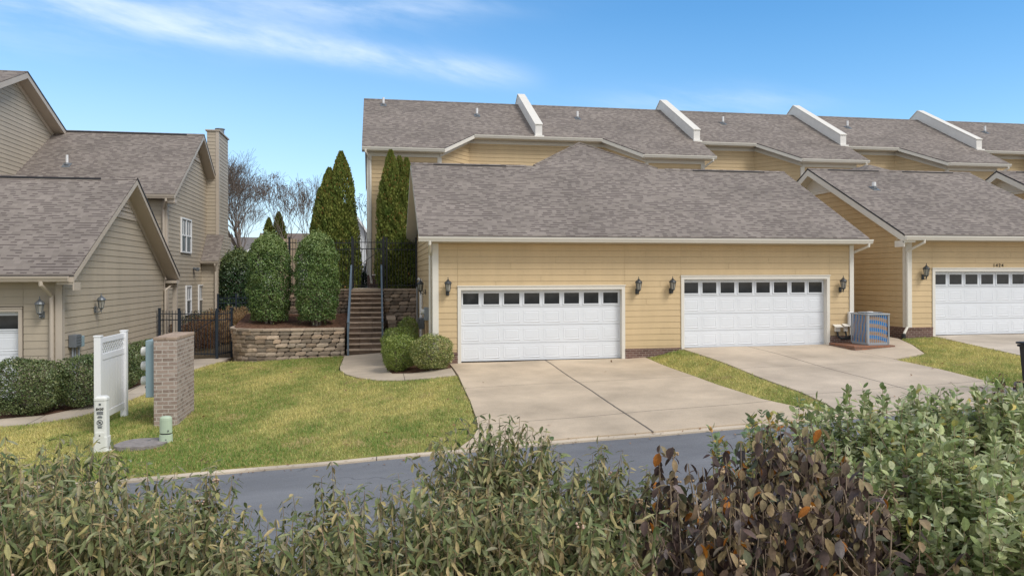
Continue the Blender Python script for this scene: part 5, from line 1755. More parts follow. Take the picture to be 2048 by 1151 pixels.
tb = thing('trash_bin', 'dark wheeled trash bin cut off by the right frame edge', 'trash bin', (13.6, 13.6, 0))
q = at_t(2034, 690, 15.6); bx, by = q[0] + .32, q[1]; bz = g(bx, by) + .02
b = MB()
def taper(b, x0, x1, y0, y1, z0, z1, s):
    cx_, cy_ = (x0 + x1) / 2, (y0 + y1) / 2
    f_ = lambda x, y, s_: (cx_ + (x - cx_) * s_, cy_ + (y - cy_) * s_)
    lo = [f_(x, y, s) for x, y in ((x0, y0), (x1, y0), (x1, y1), (x0, y1))]; hi = [(x0, y0), (x1, y0), (x1, y1), (x0, y1)]
    b.poly([(x, y, z0) for x, y in lo] + [(x, y, z1) for x, y in hi], [(3, 2, 1, 0), (4, 5, 6, 7), (0, 1, 5, 4), (1, 2, 6, 5), (2, 3, 7, 6), (3, 0, 4, 7)])
taper(b, bx + .05, bx + .62, by - .3, by + .32, bz, bz + .98, .82); b.build('bin_body', M['black'], tb)
b = MB(); b.bbox(bx + .02, bx + .65, by - .34, by + .36, bz + .981, bz + 1.03, .015); b.bbox(bx + .0, bx + .66, by - .37, by + .38, bz + 1.04, bz + 1.085, .02); b.build('bin_lid', M['black'], tb)
for sx in (.06, .56):
    b = MB(); b.tube([(bx + sx, by + .34, bz + .12), (bx + sx + .05, by + .34, bz + .12)], .12, 16); b.build('wheel', M['black'], tb)

# ================================================================== FOLIAGE
def unit(v): return v / (np.linalg.norm(v, axis=1, keepdims=True) + 1e-9)


def leaf_mesh(pos, ax, nr, L, W, col, simple=False, fold=.25, droop=.15):
    """leaf blades: pos base, ax direction, nr face normal. Returns V,F3/F4,C"""
    n = len(pos)
    ax = unit(ax); side = unit(np.cross(ax, nr)); nr = np.cross(side, ax)
    L = np.broadcast_to(L, n)[:, None]; W = np.broadcast_to(W, n)[:, None]
    if simple:
        m = pos + ax * L * .5
        V = np.stack([pos, m + side * W * .5 + nr * W * .12, pos + ax * L - nr * L * droop, m - side * W * .5 + nr * W * .12], 1).reshape(-1, 3)
        b = np.arange(n)[:, None] * 4
        F = np.concatenate([b + np.array([[0, 1, 2]]), b + np.array([[0, 2, 3]])])
        return V, [F], [np.concatenate([col, col])]
    bow = side * (L * np.random.default_rng(n).normal(0, .05, (n, 1)))
    st = []
    for f, wf, bf in ((.2, .36, .6), (.5, .5, 1.0), (.8, .34, .6)):
        q = pos + ax * L * f - nr * L * droop * f * f * 1.1 + bow * bf
        u = nr * W * fold * wf * 2
        st += [q + side * W * wf + u, q, q - side * W * wf + u]
    tip = pos + ax * L - nr * L * droop * 1.1
    V = np.stack([pos] + st + [tip], 1).reshape(-1, 3)
    b = np.arange(n)[:, None] * 11
    T = np.concatenate([b + np.array([q]) for q in ([0, 1, 2], [0, 2, 3], [7, 10, 8], [8, 10, 9])])
    Q = np.concatenate([b + np.array([q]) for q in ([1, 4, 5, 2], [4, 7, 8, 5], [2, 5, 6, 3], [5, 8, 9, 6])])
    dk = col * .84
    return V, [T, Q], [np.concatenate([col, dk, col, dk]), np.concatenate([col, col, dk, dk])]


def merge(parts):
    Vs, Fs, Cs = [], {}, {}
    off = 0
    for V, F, C in parts:
        Vs.append(V)
        for f, c in zip(F, C):
            Fs.setdefault(f.shape[1], []).append(f + off); Cs.setdefault(f.shape[1], []).append(c)
        off += len(V)
    ks = sorted(Fs)
    return np.concatenate(Vs), [np.concatenate(Fs[k]) for k in ks], [np.concatenate(Cs[k]) for k in ks]


def ramp_cols(n, cols, w, r, jit=.12):
    cols = np.array(cols, float)
    i = r.choice(len(cols), n, p=np.array(w) / np.sum(w))
    return cols[i] * r.uniform(1 - jit, 1 + jit, (n, 1)) * r.uniform(.95, 1.05, (n, 3))


def clipped_shrub(name, label, cat, c, rad, zb, zt, n, L, W, cols, w, seed, shape='dome', group=None, mat=None, lump=.08, trunk=True, clump_cols=None, sq=2.4):
    """clipped bush: leaves through an outer shell with lumps, sparse leaves inside, twigs"""
    r = np.random.default_rng(seed)
    o = thing(name, label, cat, (c[0], c[1], zb), group)
    H = zt - zb
    d = unit(r.normal(size=(n, 3)))
    lm = (np.sin(d[:, 0] * 5 + seed) * np.cos(d[:, 1] * 6 + 2 * seed) + np.sin(d[:, 2] * 9 + d[:, 0] * 4 + seed * 3) * .8 + np.sin(d[:, 1] * 11 + d[:, 2] * 13) * .5) / 2
    depth = 1 - np.abs(r.normal(0, .09, n)) - (r.random(n) < .25) * r.uniform(0, .4, n)
    rf = depth * (1 + lump * lm)
    # superellipsoid profile
    e = (np.abs(d) ** sq).sum(1) ** (-1 / sq)
    p = d * (e * rf)[:, None]
    if shape == 'column':
        zz = r.uniform(-1, 1, n); zz = np.where(r.random(n) < .18, 1 - r.random(n) ** 2 * .5, zz)
        prof = np.where(zz > .25, np.sqrt(np.clip(1 - ((zz - .25) / .76) ** 2, 0, 1)), 1 - .22 * np.clip((-zz - .3) / .7, 0, 1) ** 2)
        a = r.uniform(0, 2 * math.pi, n)
        lm2 = (np.sin(a * 4 + zz * 7 + seed) + np.sin(a * 7 - zz * 12 + seed * 2) + np.sin(zz * 17 + a * 2) + .8 * np.sin(a * 13 + zz * 9) * np.sin(zz * 25 + seed)) / 3
        inner = 1 - np.abs(r.normal(0, .07, n)) - (r.random(n) < .3) * r.uniform(0, .6, n)
        q = prof * inner * (1 + lump * lm2)
        p = np.c_[rad[0] * q * np.cos(a), rad[1] * q * np.sin(a), zz * H / 2 * (1 - .04 * r.random(n))]
    else:
        p = np.c_[p[:, 0] * rad[0], p[:, 1] * rad[1], p[:, 2] * H / 2]
    stray = r.random(n) < .03
    p[stray] *= r.uniform(1.02, 1.12, (int(stray.sum()), 1))
    pos = p + np.array([c[0], c[1], zb + H / 2])
    outn = unit(p / np.array([rad[0] ** 2, rad[1] ** 2, (H / 2) ** 2]))
    ax = unit(outn * .5 + r.normal(size=(n, 3)) * .75 + np.array([0, 0, .25]))
    nr = unit(outn + r.normal(size=(n, 3)) * .55 + np.array([0, 0, .35]))
    col = ramp_cols(n, cols, w, r)
    if clump_cols is not None:
        k = nz(pos[:, 0] * 1.0 + pos[:, 2] * .7, pos[:, 1] + pos[:, 2] * 1.3, 5.0, seed)
        t = np.clip(.5 + .6 * k, 0, 1)[:, None] * .6
        col = col * (1 - t) + np.array(clump_cols) * r.uniform(.85, 1.15, (n, 1)) * t
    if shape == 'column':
        tp_ = (np.clip((p[:, 2] / (H / 2) - .35) / .65, 0, 1) * .55 * r.random(n) + .35 * (r.random(n) < .06))[:, None]  # light on top leaves painted in as yellowish growth, plus scattered pale leaves
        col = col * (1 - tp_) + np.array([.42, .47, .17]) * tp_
    V, F, C = leaf_mesh(pos - ax * L / 2, ax, nr, L * r.uniform(.7, 1.2, n), W * r.uniform(.8, 1.2, n), col, simple=True)
    np_mesh('foliage', V, F, C, mat or M['gloss'], o)
    b = MB(); rr = random.Random(seed)
    for k in range(16):
        a = rr.uniform(0, 6.28); z = rr.uniform(.15, .85); q = rr.uniform(.4, .85)
        b.tube([(c[0] + rr.uniform(-.06, .06), c[1] + rr.uniform(-.06, .06), zb - .05 + (0 if k < 5 else .25 * H * rr.random())), (c[0] + rad[0] * q * .5 * math.cos(a), c[1] + rad[1] * q * .5 * math.sin(a), zb + H * z * .6), (c[0] + rad[0] * q * math.cos(a), c[1] + rad[1] * q * math.sin(a), zb + H * z)], [.022, .014, .006], 5)
    b.build('stems', M['bark'], o)
    return o


# clipped hollies in the planter
HOLLY = ([(.055, .12, .03), (.09, .18, .045), (.15, .25, .07), (.28, .36, .14)], [.35, .35, .2, .1])
for (ul, ur, vt, vb, t_, lab, sd) in ((495, 583, 466, 642, 26.9, 'left one of the two tall clipped hollies in the stone walled bed', 21), (589, 679, 464, 642, 26.7, 'right one of the two tall clipped hollies, nearer to the steps', 22)):
    c = at_t((ul + ur) / 2, vb, t_); hw = (ur - ul) / 2 * t_ / 1500
    zt = CAMZ + t_ * (HV - vt) / 1500; zb = CAMZ + t_ * (HV - vb) / 1500
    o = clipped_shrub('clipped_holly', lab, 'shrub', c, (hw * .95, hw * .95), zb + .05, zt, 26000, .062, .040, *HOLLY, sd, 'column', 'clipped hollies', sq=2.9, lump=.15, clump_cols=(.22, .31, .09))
    b = MB()
    for k in range(4):
        a = k * 1.7 + sd; b.tube([(c[0] + .1 * math.cos(a), c[1] - .15 + .1 * math.sin(a), zb - .25), (c[0] + .13 * math.cos(a), c[1] - .2, zb + .3), (c[0] + .3 * math.cos(a), c[1] - .2 + .3 * math.sin(a), zb + 1.1)], [.05, .045, .02], 7)
    b.build('trunk', M['bark'], o)
# dark round holly far left behind
c = at_t(477, 592, 36)
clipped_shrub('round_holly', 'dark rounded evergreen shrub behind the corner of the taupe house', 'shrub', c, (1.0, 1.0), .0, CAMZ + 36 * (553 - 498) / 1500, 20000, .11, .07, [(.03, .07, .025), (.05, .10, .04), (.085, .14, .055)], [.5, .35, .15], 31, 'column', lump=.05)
# boxwoods at the foot of the steps
BOX = ([(.09, .15, .03), (.17, .24, .045), (.27, .33, .075), (.38, .42, .13)], [.25, .35, .28, .12])
VAR = ([(.10, .15, .035), (.21, .25, .055), (.38, .40, .13), (.52, .50, .22)], [.25, .33, .27, .15])
for (c, rad, vt, n_, cl, lab, sd) in (((.66, 22.0), (.50, .48), 668, 9000, BOX, 'round green boxwood nearest the walkway at the foot of the steps', 41),
                                  ((1.55, 21.35), (.60, .50), 668, 10000, VAR, 'yellow flecked round shrub at the garage corner beside the driveway', 42),
                                  ((.72, 23.25), (.58, .5), 652, 8000, BOX, 'pale green clipped mound behind the front boxwood', 43),
                                  ((1.05, 25.4), (.36, .34), 633, 5000, BOX, 'small round boxwood at the back of the bed under the block wall', 44)):
    gz_ = g(*c)
    t_ = c[0] * sn + c[1] * cs
    zt = CAMZ - t_ * (vt - HV) / 1500
    clipped_shrub('boxwood', lab, 'shrub', c, rad, gz_ + .03, zt, n_, .04, .026, *cl, sd, 'dome', 'boxwoods by the steps', sq=2.5, lump=.11, clump_cols=(.26, .32, .06) if cl is BOX else None)
# hedge by the taupe garage
HG = ([(.05, .09, .03), (.09, .145, .05), (.16, .21, .08), (.27, .27, .13)], [.35, .33, .22, .1])
for (c, rad, zt, n_, lab, sd) in (((-8.12, 19.45), (.80, .62), .62, 12000, 'leftmost hedge shrub in front of the taupe garage door', 51),
                                  ((-6.98, 19.95), (.62, .62), .63, 9500, 'middle hedge shrub at the corner of the taupe garage', 52),
                                  ((-6.95, 22.35), (.55, .8), .68, 8000, 'hedge shrub along the taupe side wall behind the white screen', 53),
                                  ((-6.92, 24.3), (.5, .8), .62, 6000, 'farthest hedge shrub along the taupe side wall behind the brick pillar', 54)):
    clipped_shrub('hedge_shrub', lab, 'shrub', c, rad, g(*c) + .05, zt, n_, .05, .032, *HG, sd, 'dome', 'hedge shrubs by the taupe garage', sq=3.2, lump=.10, clump_cols=(.19, .22, .08))


def evergreen(label, c, zb, spires, n, seed, cols, w, name='arborvitae', group='upright evergreens'):
    """arborvitae: upright flattened sprays on one or more merged spires"""
    r = np.random.default_rng(seed)
    o = thing(name, label, 'tree', (c[0], c[1], zb), group)
    parts = []
    b = MB()
    tot = sum(s[2] * s[3] for s in spires)
    for k, (dx, dy, rad, h) in enumerate(spires):
        m = int(n * rad * h / tot)
        f = r.random(m) ** .85
        prof = np.interp(f, [0, .12, .35, .6, .8, .93, 1], [.80, 1, 1, .86, .60, .30, .04])
        a = r.uniform(0, 2 * math.pi, m)
        lm = 1.06 + .17 * np.sin(a * 5 + f * 14 + seed) * np.sin(f * 27 + a * 2) + .07 * np.sin(a * 11 + f * 40)
        rr_ = rad * prof * lm * (1 - np.abs(r.normal(0, .13, m)) - (r.random(m) < .2) * r.uniform(0, .4, m)) * (1 + .09 * np.sin(a * 17 + f * 60 + seed) * np.sin(f * 85 + a * 9)) + .02
        pos = np.c_[c[0] + dx + rr_ * np.cos(a), c[1] + dy + rr_ * np.sin(a), zb + f * h]
        out = np.c_[np.cos(a), np.sin(a), np.zeros(m)]
        ax = unit(out * .55 + np.array([0, 0, 1.0]) + r.normal(size=(m, 3)) * .35)
        nr = unit(r.normal(size=(m, 3)) + out * .5)
        col = ramp_cols(m, cols, w, r, .2)
        tn = nz(a * 2.0 + f * 3, f * 9, 2.2, seed + k)
        t = np.clip(.45 + .5 * tn + .25 * (f - .4), 0, 1)[:, None]
        col = col * (1 - .55 * t) + np.array([.32, .315, .075]) * t * .55
        rust = r.random(m) < .015 + .05 * (f > .75)
        col[rust] = np.array([.36, .20, .07])
        s = r.uniform(.07, .15, m)
        V, F, C = leaf_mesh(pos - ax * s[:, None] * .5, ax, nr, s, s * .5, col, simple=True, droop=.1)
        parts.append((V, F, C))
        b.tube([(c[0] + dx * .3, c[1] + dy * .3, zb - .1), (c[0] + dx, c[1] + dy, zb + h * .4), (c[0] + dx, c[1] + dy, zb + h * .93)], [.09, .06, .012], 7)
    V, F, C = merge(parts)
    np_mesh('crown', V, F, C, M['thuja'], o)
    b.build('trunk', M['bark'], o)
    return o


ARB = ([(.095, .15, .032), (.16, .225, .052), (.265, .315, .085)], [.35, .4, .25])


def ever_px(label, ul, ur, vb, tops, t_, n, sd, **k):
    cu = (ul + ur) / 2
    c = at_t(cu, vb, t_)
    zb = CAMZ - t_ * (vb - HV) / 1500
    m = t_ / 1500
    sp = [((u - cu) * m * cs, -(u - cu) * m * sn + dy, r_ * m, CAMZ + t_ * (HV - v) / 1500 - zb) for u, v, r_, dy in tops]
    return evergreen(label, c, zb, sp, n, sd, *ARB, **k)


ever_px('tall evergreen with three spires standing left of the stair gate', 630, 714, 588, [(683, 302, 32, 0), (660, 336, 31, -.2), (645, 372, 24, .1), (688, 410, 30, -.3), (668, 430, 40, -.1)], 32.0, 70000, 61)
ever_px('dark evergreen with three thin spires pressed against the garage side wall', 762, 836, 582, [(782, 300, 27, 0), (800, 310, 24, .3), (814, 315, 26, .1), (800, 400, 36, -.15)], 31.2, 62000, 62)
ever_px('slim brownish evergreen half hidden behind the tall three spired one', 622, 652, 560, [(640, 374, 15, 0)], 38, 7000, 63)
ever_px('small distant evergreen, left one of the pair above the hollies', 527, 552, 540, [(538, 434, 12, 0)], 44, 4500, 64)
ever_px('small distant evergreen, right one of the pair above the hollies', 543, 574, 540, [(558, 422, 15, 0)], 43, 5500, 65)

# loose shrubs behind the left gate and by the stair gate
def loose_shrub(name, label, c, zb, rad, h, n, L, W, cols, w, seed, up=.6, group=None, mat=None):
    r = np.random.default_rng(seed)
    o = thing(name, label, 'shrub', (c[0], c[1], zb), group)
    d = unit(r.normal(size=(n, 3))); d[:, 2] = np.abs(d[:, 2])
    k = r.random(n) ** .4
    p = d * k[:, None] * np.array([rad[0], rad[1], h]) * (1 + .18 * np.sin(d[:, :1] * 7 + seed) * np.sin(d[:, 1:2] * 6))
    pos = p + np.array([c[0], c[1], zb])
    ax = unit(d + r.normal(size=(n, 3)) * .6 + np.array([0, 0, up])); nr = unit(r.normal(size=(n, 3)) + np.array([0, 0, .8]))
    V, F, C = leaf_mesh(pos, ax, nr, L * r.uniform(.6, 1.3, n), W * r.uniform(.7, 1.2, n), ramp_cols(n, cols, w, r, .25), simple=True)
    np_mesh('foliage', V, F, C, mat or M['leaf'], o)
    b = MB(); rr = random.Random(seed)
    for q in range(14):
        a = rr.uniform(0, 6.28); s = rr.uniform(.2, .9)
        b.tube([(c[0] + .1 * math.cos(a), c[1] + .1 * math.sin(a), zb - .05), (c[0] + rad[0] * s * .6 * math.cos(a), c[1] + rad[1] * s * .6 * math.sin(a), zb + h * .5), (c[0] + rad[0] * s * math.cos(a), c[1] + rad[1] * s * math.sin(a), zb + h * (.95 - .3 * s))], [.014, .01, .004], 4)
    b.build('stems', M['stem'], o)


RED = ([(.17, .08, .05), (.24, .13, .08), (.32, .2, .12), (.12, .09, .05)], [.35, .3, .2, .15])
STRAW = ([(.52, .36, .19), (.42, .27, .14), (.30, .18, .09), (.6, .46, .28)], [.35, .3, .15, .2])
DARKG = ([(.02, .05, .02), (.035, .08, .03), (.06, .11, .05)], [.45, .35, .2])
for (u, v, t_, rad, h, cl, L, W, n_, lab, sd) in ((345, 665, 29.5, (.8, .6), 1.1, RED, .06, .03, 5000, 'reddish brown winter shrub behind the left post of the iron gate', 71),
                                         (392, 690, 29.3, (.75, .6), 1.3, RED, .06, .03, 5000, 'reddish brown winter shrub behind the middle of the iron gate', 72),
                                         (415, 665, 31.5, (1.2, .6), 1.0, DARKG, .08, .035, 6000, 'low dark green shrub under the small windows of the taupe house', 73),
                                         (425, 690, 30.2, (.7, .6), 1.2, STRAW, .16, .02, 5500, 'straw coloured winter grass clump behind the right gate post', 74),
                                         (470, 672, 31, (1.0, .8), 1.15, STRAW, .16, .02, 6500, 'straw coloured winter grass clump left of the clipped holly', 75),
                                         (716, 566, 33.5, (.55, .5), 1.0, DARKG, .08, .04, 4000, 'dark green shrub behind the stair gate beside the tall evergreen', 76)):
    c = at_t(u, v, t_)
    zb = g(c[0], c[1]) if v > 600 else TZ
    loose_shrub('winter_shrub' if cl is not STRAW else 'winter_grass', lab, c, zb, rad, h, n_, L, W, *cl, sd)

# ------------------------------------------------------------------ bare trees
def bare_tree(label, base, h, seed, spread=.55, depth=6, clusters=0, r0=.16, name='bare_tree', lean=(0, 0), nb=(2, 3), up=.14):
    rr = random.Random(seed)
    o = thing(name, label, 'tree', base, 'bare winter trees')
    tr = MB(); br = MB(); tips = []

    def grow(p, d, L, r, lev):
        mb = tr if lev == 0 else br
        pts = [p]; rs = [r]
        q = p.copy(); dd = d.copy()
        seg = 4 if lev < 3 else 3
        for i in range(seg):
            dd = (dd + Vector((rr.gauss(0, .10), rr.gauss(0, .10), rr.gauss(.05, .06)))).normalized()
            q = q + dd * (L / seg); pts.append(q.copy()); rs.append(max(r * (1 - .38 * (i + 1) / seg), .008))
        mb.tube(pts, rs, 7 if lev < 2 else (4 if lev < 4 else 3), cap=False)
        if lev >= depth:
            tips.append(pts[-1]); return
        k = rr.randint(*nb) + (1 if lev < 2 else 0)
        for j in range(k):
            a = 2 * math.pi * (j + rr.random() * .7) / k
            x = dd.cross(Vector((0, 0, 1)) if abs(dd.z) < .95 else Vector((1, 0, 0))).normalized(); y = dd.cross(x)
            sp = spread * rr.uniform(.6, 1.25)
            nd = (dd + (x * math.cos(a) + y * math.sin(a)) * sp + Vector((0, 0, up))).normalized()
            st_ = pts[-1] if j < k - 1 or lev == 0 else pts[-2]
            grow(st_, nd, L * rr.uniform(.62, .86), rs[-1] * rr.uniform(.62, .82), lev + 1)
    grow(Vector(base), Vector((lean[0], lean[1], 1)).normalized(), h * .27, r0, 0)
    tr.build('trunk', M['bark'], o, True); br.build('branches', M['bark'], o, True)
    if clusters:
        r = np.random.default_rng(seed)
        tp_ = np.array([tuple(t) for t in tips]); sel = tp_[r.choice(len(tp_), min(len(tp_), clusters), replace=False)]
        n = len(sel) * 14
        pos = np.repeat(sel, 14, 0) + r.normal(0, .1, (n, 3))
        V, F, C = leaf_mesh(pos, unit(r.normal(size=(n, 3))), unit(r.normal(size=(n, 3))), .08, .05, ramp_cols(n, [(.12, .07, .045), (.2, .11, .07)], [.5, .5], r, .3), simple=True)
        np_mesh('seed_clusters', V, F, C, M['leaf'], o)


c = at_t(506, 560, 50); bare_tree('large bare tree rising behind the left clipped holly', (c[0], c[1], g(c[0], c[1]) - .2), 10.9, 81, .62, 6, r0=.21, nb=(3, 4), up=.12)
c = at_t(470, 560, 58); bare_tree('bare tree half hidden by the chimney of the taupe house', (c[0], c[1], g(c[0], c[1]) - .2), 9.0, 82, .58, 7, r0=.15)
c = at_t(586, 560, 41); bare_tree('slender bare tree with brown seed clusters between the hollies', (c[0], c[1], TZ - .1), 6.6, 83, .46, 6, 60, r0=.09)
c = at_t(622, 560, 47); bare_tree('thin bare tree just left of the tall three spired evergreen', (c[0], c[1], TZ - .1), 7.0, 84, .46, 6, 20, r0=.09)
c = at_t(726, 560, 36); bare_tree('small bare sapling with brown clusters behind the stair gate', (c[0], c[1], TZ - .1), 5.6, 85, .38, 4, 14, r0=.045, nb=(2, 2))

# ------------------------------------------------------------------ far houses
def far_house(label, c, w_, d_, zb, eave, ridge, rot, wall, roof):
    o = thing('house', label, 'house', (c[0], c[1], zb), 'houses')
    b = MB(); x0, x1, y0, y1 = c[0] - w_ / 2, c[0] + w_ / 2, c[1], c[1] + d_
    if rot:     # ridge along Y: gable faces the camera
        siding(b, (0, y0, 0), (1, 0, 0), (0, -1, 0), [[(x0, zb), (x1, zb), (x1, eave), (c[0], ridge - .15), (x0, eave)]], e=.2, joints=False)
        b.box(x0, x1, y0 + .05, y1, zb, eave)
    else:
        siding(b, (0, y0, 0), (1, 0, 0), (0, -1, 0), [rect(x0, x1, zb, eave)], e=.2, joints=False)
        b.prism([(x1, y0 + .02, zb), (x1, y1, zb), (x1, y1, eave), (x1, (y0 + y1) / 2, ridge - .2), (x1, y0 + .02, eave)], (x0 - x1, 0, 0))
    b.build('wall', wall, o)
    r = MB()
    if rot:
        p = (ridge - eave) / (w_ / 2)
        for s in (-1, 1):
            e = [(c[0], y0 - .4, ridge), (c[0], y1, ridge), (c[0] + s * (w_ / 2 + .4), y1, eave - .4 * p), (c[0] + s * (w_ / 2 + .4), y0 - .4, eave - .4 * p)]
            slab(r, e if s < 0 else e[::-1], .12)
    else:
        p = (ridge - eave) / (d_ / 2); ym = (y0 + y1) / 2
        slab(r, [(x0 - .4, y0 - .4, eave - .4 * p), (x1 + .4, y0 - .4, eave - .4 * p), (x1 + .4, ym, ridge), (x0 - .4, ym, ridge)], .12)
        slab(r, [(x1 + .4, ym, ridge), (x1 + .4, y1 + .4, eave - .4 * p), (x0 - .4, y1 + .4, eave - .4 * p), (x0 - .4, ym, ridge)], .12)
    r.build('roof', roof, o)
    t = MB()
    if rot:
        for s in (-1, 1):
            t.prism([(c[0], y0 - .43, ridge - .32), (c[0], y0 - .43, ridge - .02), (c[0] + s * (w_ / 2 + .4), y0 - .43, eave - .4 * p - .02), (c[0] + s * (w_ / 2 + .4), y0 - .43, eave - .4 * p - .32)], (0, .03, 0))
    else:
        t.box(x0 - .4, x1 + .4, y0 - .45, y0 - .405, eave - .4 * p - .25, eave - .4 * p - .01)
    t.build('fascia', M['white'], o)
    for k in range(3):
        wx = x0 + w_ * (k + .5) / 3
        for z in ((zb + 1.0, zb + 3.6) if eave - zb > 5 else (zb + 1.0,)):
            f_ = MB(); f_.box(wx - .5, wx + .5, y0 - .08, y0 - .02, z, z + 1.5)
            wn = f_.build('window', M['white'], o)
            f_ = MB(); f_.box(wx - .42, wx - .03, y0 - .09, y0 - .081, z + .08, z + 1.42); f_.box(wx + .03, wx + .42, y0 - .09, y0 - .081, z + .08, z + 1.42); f_.build('window_pane', M['winglass'], wn)


c = at_t(700, 560, 75); far_house('white house with a steep grey roof glimpsed between the evergreen and the end townhouse', (c[0], c[1]), 5.2, 12, 1.5, 5.9, 9.7, True, M['whitehouse'], M['farroof'])
c = at_t(600, 560, 82); far_house('pale house with a brown roof behind the hollies', (c[0], c[1]), 9, 10, 1.5, 4.4, 7.6, False, paint('pale_far_siding', (.42, .40, .38), .6, .05), paint('brown_far_roof', (.17, .135, .12), .9, .1))
c = at_t(560, 560, 120); far_house('distant grey house low behind the bare trees', (c[0] - 3, c[1]), 10, 10, 1.5, 5.0, 8.0, True, M['whitehouse'], M['farroof'])
c = at_t(505, 560, 135); far_house('distant brown house low beside the large bare tree', (c[0] - 4, c[1]), 14, 10, 1.5, 6.0, 10, False, paint('brown_far_siding', (.3, .24, .2), .6, .05), M['farroof'])
# far woodland of bare trees along the horizon
r = np.random.default_rng(5)
n = 9000
X = r.uniform(-150, 40, n); Y = r.uniform(150, 220, n)
zt = 1.5 + 9 * (1 + .35 * np.sin(X * .09) + .2 * np.sin(X * .31)) * r.uniform(.3, 1, n)
s = r.uniform(.5, 1.4, n)
pos = np.c_[X, Y, zt]
V, F, C = leaf_mesh(pos, unit(r.normal(size=(n, 3)) + np.array([0, 0, 1.2])), unit(r.normal(size=(n, 3))), s * 2, s * .4, ramp_cols(n, [(.10, .075, .06), (.14, .11, .09), (.07, .07, .05)], [.4, .4, .2], r, .2), simple=True)
np_mesh('far_woodland', V, F, C, M['leaf'], kind='stuff')

# ================================================================== FOREGROUND SHRUBS
def stem_shrub(name, label, c, rad, ztop, nst, spec, seed, group, dome=.5, ramp_z=None):
    """upright stems from the ground to tips over an uneven dome; leaves set along the upper stems"""
    r = np.random.default_rng(seed); rr = random.Random(seed)
    zg = g(c[0], c[1])
    o = thing(name, label, 'shrub', (c[0], c[1], zg), group)
    b = MB(); P, AX, NR, LL, WW, CC = [], [], [], [], [], []
    for k in range(nst):
        a = rr.uniform(0, 6.283); q = math.sqrt(rr.random())
        tx, ty = c[0] + rad[0] * q * math.cos(a), c[1] + rad[1] * q * math.sin(a)
        h = ztop - zg
        zt = zg + h * (1 - dome * q * q * .30) * (1.01 - abs(rr.gauss(0, spec['var'])))
        bx_, by_ = c[0] + (tx - c[0]) * .45 + rr.gauss(0, .05), c[1] + (ty - c[1]) * .45 + rr.gauss(0, .05)
        p0 = Vector((bx_, by_, zg)); p3 = Vector((tx + rr.gauss(0, .05), ty + rr.gauss(0, .05), zt))
        p1 = p0.lerp(p3, .4) + Vector((rr.gauss(0, .04), rr.gauss(0, .04), .05)); p2 = p0.lerp(p3, .75) + Vector((rr.gauss(0, .03), rr.gauss(0, .03), 0))
        ctrl = [p0, p1, p2, p3]
        r0 = spec['r'] * rr.uniform(.7, 1.3)
        b.tube(ctrl, [r0, r0 * .8, r0 * .55, r0 * .25], 5, cap=False)
        seglist = [(ctrl, spec['span'])]
        # side twigs
        for j in range(spec['twigs']):
            f0 = rr.uniform(.45, .9)
            s0 = p1.lerp(p2, (f0 - .4) / .35) if f0 < .75 else p2.lerp(p3, (f0 - .75) / .25)
            aa = rr.uniform(0, 6.283); ln = rr.uniform(.12, .32)
            e = s0 + Vector((math.cos(aa) * ln * .7, math.sin(aa) * ln * .7, ln * .75))
            mid = s0.lerp(e, .5) + Vector((0, 0, -.02))
            b.tube([s0, mid, e], [r0 * .5, r0 * .4, r0 * .2], 4, cap=False)
            seglist.append(([s0, mid, e], 1.0))
        for ct, span in seglist:
            lens = [(ct[i + 1] - ct[i]).length for i in range(len(ct) - 1)]; tot = sum(lens)
            s = tot; step = spec['step']; side = rr.uniform(0, 3)
            while s > tot * (1 - span):
                i = 0; t_ = s
                while i < len(lens) - 1 and t_ > lens[i]: t_ -= lens[i]; i += 1
                pt = ct[i].lerp(ct[i + 1], min(1, t_ / max(lens[i], 1e-6)))
                sd = (ct[i + 1] - ct[i]).normalized()
                dens = 1.0 if s > tot * .5 else .75
                for w_ in range(spec['whorl']):
                    if rr.random() > dens * spec['fill']: continue
                    aa = side + w_ * 2 * math.pi / spec['whorl'] + rr.gauss(0, .35)
                    hd = Vector((math.cos(aa), math.sin(aa), 0))
                    el = rr.gauss(*spec['elev'])
                    if s > tot - .05: el += .5
                    ax = hd * math.cos(el) + Vector((0, 0, math.sin(el)))
                    up = Vector((0, 0, 1)) if abs(ax.z) < .9 else hd * (-1 if ax.z < 0 else 1)
                    P.append(pt + hd * r0); AX.append(ax); NR.append(up + Vector((rr.gauss(0, .3), rr.gauss(0, .3), 0)))
                    L_ = rr.uniform(*spec['L']); LL.append(L_); WW.append(L_ * rr.uniform(*spec['wr']))
                side += 1.57 + rr.gauss(0, .2); s -= step * rr.uniform(.7, 1.3)
    P = np.array([tuple(x) for x in P]); AX = np.array([tuple(x) for x in AX]); NR = np.array([tuple(x) for x in NR])
    n = len(P)
    col = ramp_cols(n, spec['cols'], spec['w'], r, .18)
    V, F, C = leaf_mesh(P, AX, NR, np.array(LL), np.array(WW), col, fold=spec['fold'], droop=spec['droop'])
    np_mesh('foliage', V, F, C, spec['mat'], o, smooth=False)
    for k in range(spec.get('buds', 0)):
        i = rr.randrange(n); q = P[i]
        for j in range(9):
            x, y, z = q + np.array([rr.gauss(0, .013), rr.gauss(0, .013), rr.gauss(.015, .008)])
            b.lathe([(.001, -.007), (.006, -.004), (.007, 0), (.005, .005), (.001, .007)], (x, y, z), 5, spec['budcol'])
    b.build('stems', spec['stem'], o, True)
    return n


